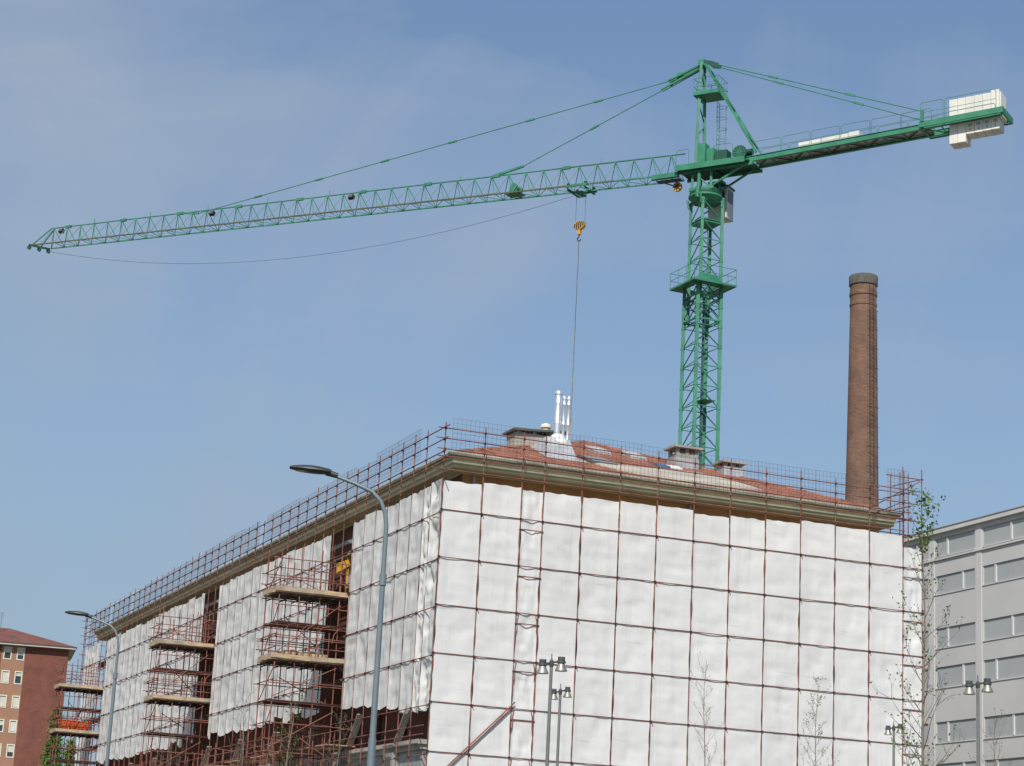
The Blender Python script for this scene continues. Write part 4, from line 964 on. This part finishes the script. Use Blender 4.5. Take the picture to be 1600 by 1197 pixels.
# ------------------------------------------------------------------ street lamps
def street_lamp(base, label, hgt, pr=.085):
    e_ = tag(empty('street_lamp', base), label, 'street lamp', 'tall street lamps')
    MB().bar((0, 0, 0), (0, 0, 5.2), pr*1.15, pr, n=12).bar((0, 0, 5.2), (0, 0, hgt-2.0), pr*.82, pr*.7, n=12).build('pole', 'lamp_pole', e_)
    MB().bar((0, 0, hgt-2.05), (0, 0, hgt-1.8), pr*.95, n=12).build('collar', 'lamp_pole', e_)
    arm = [(0, 0, hgt-1.85), (0, 0, hgt-.75), (-.04, 0, hgt-.45), (-.16, 0, hgt-.18), (-.36, 0, hgt+.02), (-.75, 0, hgt+.18), (-1.28, 0, hgt+.36)]
    MB().path(arm, [.055, .05, .05, .048, .045, .04, .038], 10).build('arm', 'lamp_pole', e_)
    h = empty('lamp_head', (-1.22, 0, hgt+.37), parent=e_); h.rotation_euler = (0, R(4), 0)
    MB().bar((.08, 0, -.03), (-.18, 0, .02), .06, .075, n=10).build('socket', 'lamp_dark', h)
    # flat leaf-shaped body
    mb = MB(); K_ = 16
    up = []; lo = []
    secs = []
    for k in range(11):
        u = k/10; x_ = -.08-u*.92; wd_ = .18*math.sin(math.pi*(u*.84+.12))**.5; th = .105*math.sin(math.pi*(u*.76+.16))**.7
        secs.append([(x_, wd_*math.cos(2*math.pi*q/K_), .03+th*(max(0, math.sin(2*math.pi*q/K_))*1.0+min(0, math.sin(2*math.pi*q/K_))*.7)) for q in range(K_)])
    for s_ in secs: mb.v += s_
    for k in range(10):
        for q in range(K_): q2 = (q+1) % K_; mb.f.append((k*K_+q, k*K_+q2, (k+1)*K_+q2, (k+1)*K_+q)); mb.sm.append(True)
    mb.f.append(tuple(range(K_))[::-1]); mb.f.append(tuple(10*K_+q for q in range(K_))); mb.sm += [False]*2
    mb.build('housing', 'lamp_dark', h)
    MB().lathe([(.02, -.03), (.10, -.025), (.12, .0)], 16, M=Matrix.Translation((-.62, 0, -.005)) @ Matrix.Diagonal((2.4, 1, 1, 1))).build('lens', 'lamp_lens', h)
    return e_
street_lamp((-2.60, 45, 0), 'tall grey street lamp with curved arm in front of the first run of side sheeting', 10.55)
street_lamp((-14.98, 82, 0), 'tall grey street lamp with curved arm in front of the far run of side sheeting', 12.0, .095)

def twin_lamp(base, z, label, sc_=1.0, rz=0):
    e_ = tag(empty('twin_lamp', base, rz), label, 'lamp post', 'twin-headed lamp posts')
    MB().bar((0, 0, 0), (0, 0, z), .07, .048, n=10).build('pole', 'grey_post', e_)
    MB().bar((0, 0, 0), (0, 0, .5), .12, .11, n=10).build('base', 'grey_post', e_)
    MB().bar((-.20*sc_, 0, z-.02), (.20*sc_, 0, z+.08), .032, n=8).build('crossarm', 'lamp_grey', e_)
    MB().lathe([(.05, -.1), (.065, -.08), (.065, .08), (.03, .12), (.012, .22), (.02, .25), (.012, .30)], 10, (0, 0, z)).build('finial', 'lamp_grey', e_)
    for x_, zz in ((-.215, -.03), (.24, .06)):
        h = empty('lamp_head', (x_*sc_, 0, z+zz), parent=e_)
        q = sc_
        MB().lathe([(.02*q, .12*q), (.088*q, .12*q), (.09*q, .02*q), (.08*q, .0)], 16).build('housing', 'lamp_grey', h)
        MB().lathe([(.11*q, .02*q), (.112*q, .0), (.11*q, -.03*q), (.08*q, -.032*q)], 16).build('flange', 'lamp_grey', h)
        MB().lathe([(.078*q, -.02*q), (.10*q, -.10*q), (.15*q, -.20*q), (.155*q, -.225*q), (.14*q, -.225*q)], 18).build('shade', 'alu', h)
        MB().bar((0, .1*q, -.02*q), (0, .14*q, .12*q), .015, n=5).build('yoke', 'lamp_grey', h)
    return e_
twin_lamp((1.60, 62, 0), 9.02, 'larger twin-headed lamp post before the narrow scaffold bay', 1.22, R(-8))
twin_lamp((2.33, 76, 0), 9.68, 'smaller twin-headed lamp post standing just behind a larger one', 1.1, R(-8))
twin_lamp((16.40, 86, 0), 9.95, 'twin-headed lamp post before the right-hand end of the front sheeting, beside the leafing tree', 1.08, R(-8))
twin_lamp((14.79, 64, 0), 9.27, 'twin-headed lamp post in front of the pale office building', 1.2, R(-8))

# ------------------------------------------------------------------ pale office building
ow = empty('office_building', BR['loc'], A0); tag(ow, 'pale grey panel-clad office building with ribbon windows behind the scaffolded building', 'building')
SW = 57.8
fm = lambda a, z, d: (SW+d, a, z)
rows = [(29.25, 30.63), (26.43, 27.81), (22.42, 23.90), (19.50, 21.03), (15.52, 17.03), (12.5, 14.02), (8.5, 10.0), (5.5, 7.0), (1.5, 3.0)]
bays = [(44.03+k*5.93-5.57+.0, 44.03+k*5.93-.36) for k in range(-5, 6)]
ops = [(a_+.15, b_-.12, z0_, z1_) for a_, b_ in bays for z0_, z1_ in rows]
mb = MB(); wallgrid(mb, fm, 8, 79, 0, 31.0, ops, .18); mb.build('wall', 'white_wall', ow)
mb = MB(); mb.box(SW+.02, SW+16, 8.0, 8.02, 0, 31); mb.box(SW+.02, SW+16, 78.98, 79, 0, 31); mb.box(SW+15.9, SW+16, 8, 79, 0, 31); mb.box(SW+.25, SW+16, 8.03, 78.97, 30.9, 30.98); mb.build('rear_walls', 'white_wall', ow)
mb = MB(); mb.box(SW-.25, SW+.2, 7.8, 79.2, 30.98, 31.33); mb.build('parapet', 'white_pier', ow)
mb = MB(); mb.box(SW-.30, SW+.25, 7.75, 79.25, 31.335, 31.40); mb.build('parapet_cap', 'frame_grey', ow)
mb = MB(); mb.box(SW-.12, SW-.004, 7.9, 79.1, 28.98, 29.10); mb.build('ledge', 'white_pier', ow)
for k in range(-5, 7):
    c = 44.03+(k-1)*5.93
    if 8 < c < 79: MB().box(SW-.045, SW-.004, c-.34, c+.34, 0, 28.975).build('pier', 'white_pier', ow); MB().box(SW-.04, SW-.004, c-.33, c+.33, 29.105, 30.975).build('pier', 'white_pier', ow)
# horizontal panel joints
for z0_, z1_ in zip([r[1] for r in rows[1:]], [r[0] for r in rows]):
    pass
rr = random.Random(3)
for bi, (a_, b_) in enumerate(bays):
    for ri, (z0_, z1_) in enumerate(rows):
        a, b = a_+.15, b_-.12
        mu = (.70 if (bi+ri) % 2 == 0 else .31)
        wd = empty('window', parent=ow)
        mb = MB(); t_ = .06
        fbox(mb, fm, a+.003, a+t_, z0_+.003, z1_-.003, .05, .12); fbox(mb, fm, b-t_, b-.003, z0_+.003, z1_-.003, .05, .12)
        fbox(mb, fm, a+t_, b-t_, z0_+.003, z0_+t_, .05, .12); fbox(mb, fm, a+t_, b-t_, z1_-t_, z1_-.003, .05, .12); mb.build('frame', 'frame_grey', wd)
        am = a+(b-a)*mu
        fbox(MB(), fm, am-.09, am+.09, z0_+t_, z1_-t_, .0, .12).build('mullion', 'white_pier', wd)
        cuts = [a+t_, am-.09], [am+.09, b-t_]
        for c0_, c1_ in cuts:
            n = 2 if (c1_-c0_) > 2 else 1
            for q in range(n):
                x0_, x1_ = c0_+(c1_-c0_)*q/n, c0_+(c1_-c0_)*(q+1)/n
                fbox(MB(), fm, x0_+.006, x1_-.006, z0_+t_+.004, z1_-t_-.004, .085, .11).build('pane', 'blind_grey', wd)
        fbox(MB(), fm, a-.05, b+.05, z0_-.06, z0_-.004, -.05, .05).build('sill', 'white_pier', wd)
# ------------------------------------------------------------------ red brick apartment block
rb = empty('apartment_block', (-51.5, 250, 0), R(14)); tag(rb, 'red brick apartment block with hipped tile roof and two columns of windows', 'building')
fr_ = lambda a, z, d: (a, d, z)
cols_ = [(-7.52, -6.68), (-5.98, -5.18)]
rws = [(28.60, 30.0), (25.74, 27.2), (22.9, 24.3), (20.02, 21.45), (17.13, 18.6), (14.25, 15.7), (11.4, 12.85), (8.5, 9.95)]
ops = [(a_, b_, z0_, z1_) for a_, b_ in cols_ for z0_, z1_ in rws]
mb = MB(); wallgrid(mb, fr_, -7.85, -5.05, 0, 30.25, ops, .2); mb.build('window_strip', 'brown_panel', rb)
mb = MB(); mb.box(-5.05, 0, -.08, 12, 0, 30.25); mb.build('brick_wall', 'brick_red', rb); mb = MB(); mb.box(-22, -7.85, -.08, 12, 0, 30.25); mb.build('brick_wall', 'brick_red', rb)
mb = MB(); mb.box(-7.84, -5.06, 11.8, 12, 0, 30.2); mb.build('rear_wall', 'brown_panel', rb)
rr = random.Random(5)
for a_, b_, z0_, z1_ in ops:
    wn = empty('window', parent=rb); mb = MB()
    for (x0_, x1_, y0_, y1_) in ((a_-.05, a_+.07, z0_-.05, z1_+.05), (b_-.07, b_+.05, z0_-.05, z1_+.05)): fbox(mb, fr_, x0_, x1_, y0_, y1_, -.05, .1)
    fbox(mb, fr_, a_+.07, b_-.07, z0_-.05, z0_+.07, -.05, .1); fbox(mb, fr_, a_+.07, b_-.07, z1_-.07, z1_+.05, -.05, .1); mb.build('frame', 'win_frame', wn)
    fbox(MB(), fr_, a_+.07, b_-.07, z0_+.07, z1_-.07, .14, .18).build('pane', 'glass', wn)
    h_ = rr.choice([.35, .6, .95, .95, .45])*(z1_-z0_-.14)
    fbox(MB(), fr_, a_+.08, b_-.08, z1_-.07-h_, z1_-.075, .06, .12).build('shutter', 'shutter', wn)
mb = MB(); mb.box(-22.7, .75, -.85, 12.75, 30.25, 30.5); mb.build('eaves', 'eave_white', rb)
mb = MB(); a, b, c, d = (-22.85, -1, 30.5), (.9, -1, 30.5), (.9, 12.9, 30.5), (-22.85, 12.9, 30.5); e, f = (-15, 6, 32.95), (-7.1, 6, 32.95)
mb.poly([a, b, f, e]); mb.poly([b, c, f]); mb.poly([c, d, e, f]); mb.poly([d, a, e]); mb.poly([a, d, c, b]); rf = mb.build('roof', 'roof_far', rb)
mb = MB(); mb.bar((-8.2, 4, 31.8), (-8.2, 4, 34.6), .03, n=5); [mb.bar((-8.2-.3, 4, z), (-8.2+.3, 4, z), .015, n=4) for z in (34.0, 34.25, 34.5)]; mb.build('antenna', 'wire', rb)
MB().box(-7.0, -6.5, 1.5, 2.0, 31.0, 31.6).build('vent', 'slate_dark', rf)

# ------------------------------------------------------------------ trees
def bare_tree(base, H, tr, label, seed, spread=1.2, first=.2, nb=26, leaves='bud', leaf_n=1, leaf_s=.02, topleaf=False, group='young street trees'):
    rr = random.Random(seed)
    e_ = tag(empty('young_tree', base), label, 'tree', group)
    pts = [Vector((.08*math.sin(k*1.1+seed)*k/12, .08*math.cos(k*.9+seed)*k/12, H*k/12)) for k in range(13)]
    rad = [tr*(1-.9*k/12) for k in range(13)]
    MB().path(pts, rad, 7).build('trunk', 'bark', e_)
    br = MB(); lf = MB()
    def leafat(p, s, n):
        for _ in range(n):
            a = Vector((rr.gauss(0, 1), rr.gauss(0, 1), rr.gauss(0, 1))).normalized(); b = a.cross(Vector((rr.gauss(0, 1), rr.gauss(0, 1), rr.gauss(0, 1)))).normalized()
            c = p+Vector((rr.gauss(0, s), rr.gauss(0, s), rr.gauss(0, s))); s2 = s*rr.uniform(.6, 1.3)
            lf.poly([c-a*s2, c+b*s2*.6, c+a*s2, c-b*s2*.6])
    def grow(p, d, ln, r, depth):
        n = 4; q = [p]; dd = d.copy()
        for k in range(n):
            dd = (dd+Vector((rr.gauss(0, .1), rr.gauss(0, .1), rr.gauss(0, .06)+.07))).normalized(); q.append(q[-1]+dd*ln/n)
        br.path(q, [r*(1-.75*k/n) for k in range(n+1)], 4, False)
        leafat(q[-1], leaf_s, leaf_n)
        if depth > 0:
            for k in range(1, n+1):
                for _ in range(rr.choice([0, 1, 1, 2]) if depth > 1 else rr.choice([0, 1, 1])):
                    nd = (dd+Vector((rr.gauss(0, .55), rr.gauss(0, .55), rr.gauss(.15, .3)))).normalized()
                    grow(q[k], nd, ln*rr.uniform(.3, .5), r*.55, depth-1)
                if rr.random() < .4: leafat(q[k], leaf_s, 1)
    for i in range(nb):
        u = first+(1-first)*(i+rr.random())/nb*.97; k = u*12; p = pts[int(k)].lerp(pts[min(12, int(k)+1)], k-int(k))
        az = i*2.4+rr.uniform(-.4, .4); el = R(rr.uniform(38, 60)); d = Vector((math.cos(az)*math.cos(el), math.sin(az)*math.cos(el), math.sin(el)))
        grow(p, d, spread*(1.15-.85*((u-first)/(1-first)))*rr.uniform(.75, 1.2), tr*.30*(1.1-u*.8), 2)
    if topleaf:
        for _ in range(42):
            z = H*rr.uniform(.88, 1.0); leafat(Vector((rr.gauss(0, .13), rr.gauss(0, .13), z)), .09, 3)
    br.build('branches', 'twig', e_)
    lf.build('leaves', leaves, e_, kind='stuff')
    return e_
bare_tree((14.35, 70, 0), 16.5, .085, 'tallest slender tree just coming into leaf at the corner of the front sheeting', 11, 2.3, .22, 34, 'leaf', 1, .055, True)
bare_tree((7.62, 76, 0), 11.1, .05, 'thin bare young tree in front of the middle of the front sheeting', 12, 1.35, .25, 34)
bare_tree((12.0, 78, 0), 10.9, .05, 'thin bare young tree between the middle of the front sheeting and its right-hand end', 13, 1.35, .25, 34, 'leaf', 1, .03)
bare_tree((-6.4, 66, 0), 7.9, .06, 'thin young tree with first leaves in front of the loading tower with the hoist', 14, 1.3, .25, 30, 'leaf', 1, .032)
bare_tree((-4.6, 62, 0), 7.1, .05, 'thin bare young tree just beside the tall curved lamp post', 15, 1.2, .25, 30)
bare_tree((-13.8, 90, 0), 9.0, .05, 'thin bare young tree before the second run of side sheeting, beyond its loading tower', 16, 1.2, .25, 28)
bare_tree((-8.96, 75, 0), 9.0, .05, 'thin bare young tree in front of the middle run of side sheeting', 17, 1.2, .25, 28)
bare_tree((15.8, 66, 0), 8.5, .05, 'thin bare young tree beside the lamp post near the office building', 18, 1.5, .22, 30)

def leafy_tree(base, H, Rr, label, seed, n=5200):
    rr = random.Random(seed); e_ = tag(empty('green_tree', base), label, 'tree', 'green trees by the apartment block')
    tk = MB(); tk.path([(0, 0, H*k/8) for k in range(9)], [.22*(1-.9*k/8) for k in range(9)], 8)
    tk.build('trunk', 'bark', e_)
    lf = MB(); lb = MB()
    cl = []
    for k in range(95):
        u = rr.uniform(.12, 1) ; rad = Rr*(1-u)**.75*min(1, (u+.05)*5); az = rr.uniform(0, 6.28); q = rad*rr.uniform(.35, 1)**.5
        cl.append(Vector((math.cos(az)*q, math.sin(az)*q, H*u)))
        lb.bar((0, 0, max(.5, H*u-q*1.1)), cl[-1], .035, .01, n=4)
    lb.build('limbs', 'bark', e_)
    for k in range(n):
        c = rr.choice(cl); p = c+Vector((rr.gauss(0, .22), rr.gauss(0, .22), rr.gauss(0, .4)))
        a = Vector((rr.gauss(0, 1), rr.gauss(0, 1), rr.gauss(0, 1))).normalized(); b = a.orthogonal().normalized(); s = rr.uniform(.07, .15)
        lf.poly([p-a*s, p+b*s*.6, p+a*s, p-b*s*.6])
    lf.build('crown', 'leaf_dark', e_, kind='stuff')
leafy_tree((-36.5, 175, 0), 16.1, 1.75, 'tall narrow fresh green tree before the red brick block', 21, 7500)
leafy_tree((-34.5, 172, 0), 13.6, 1.5, 'shorter light green tree beside the scaffolding at the far end', 22, 5200)
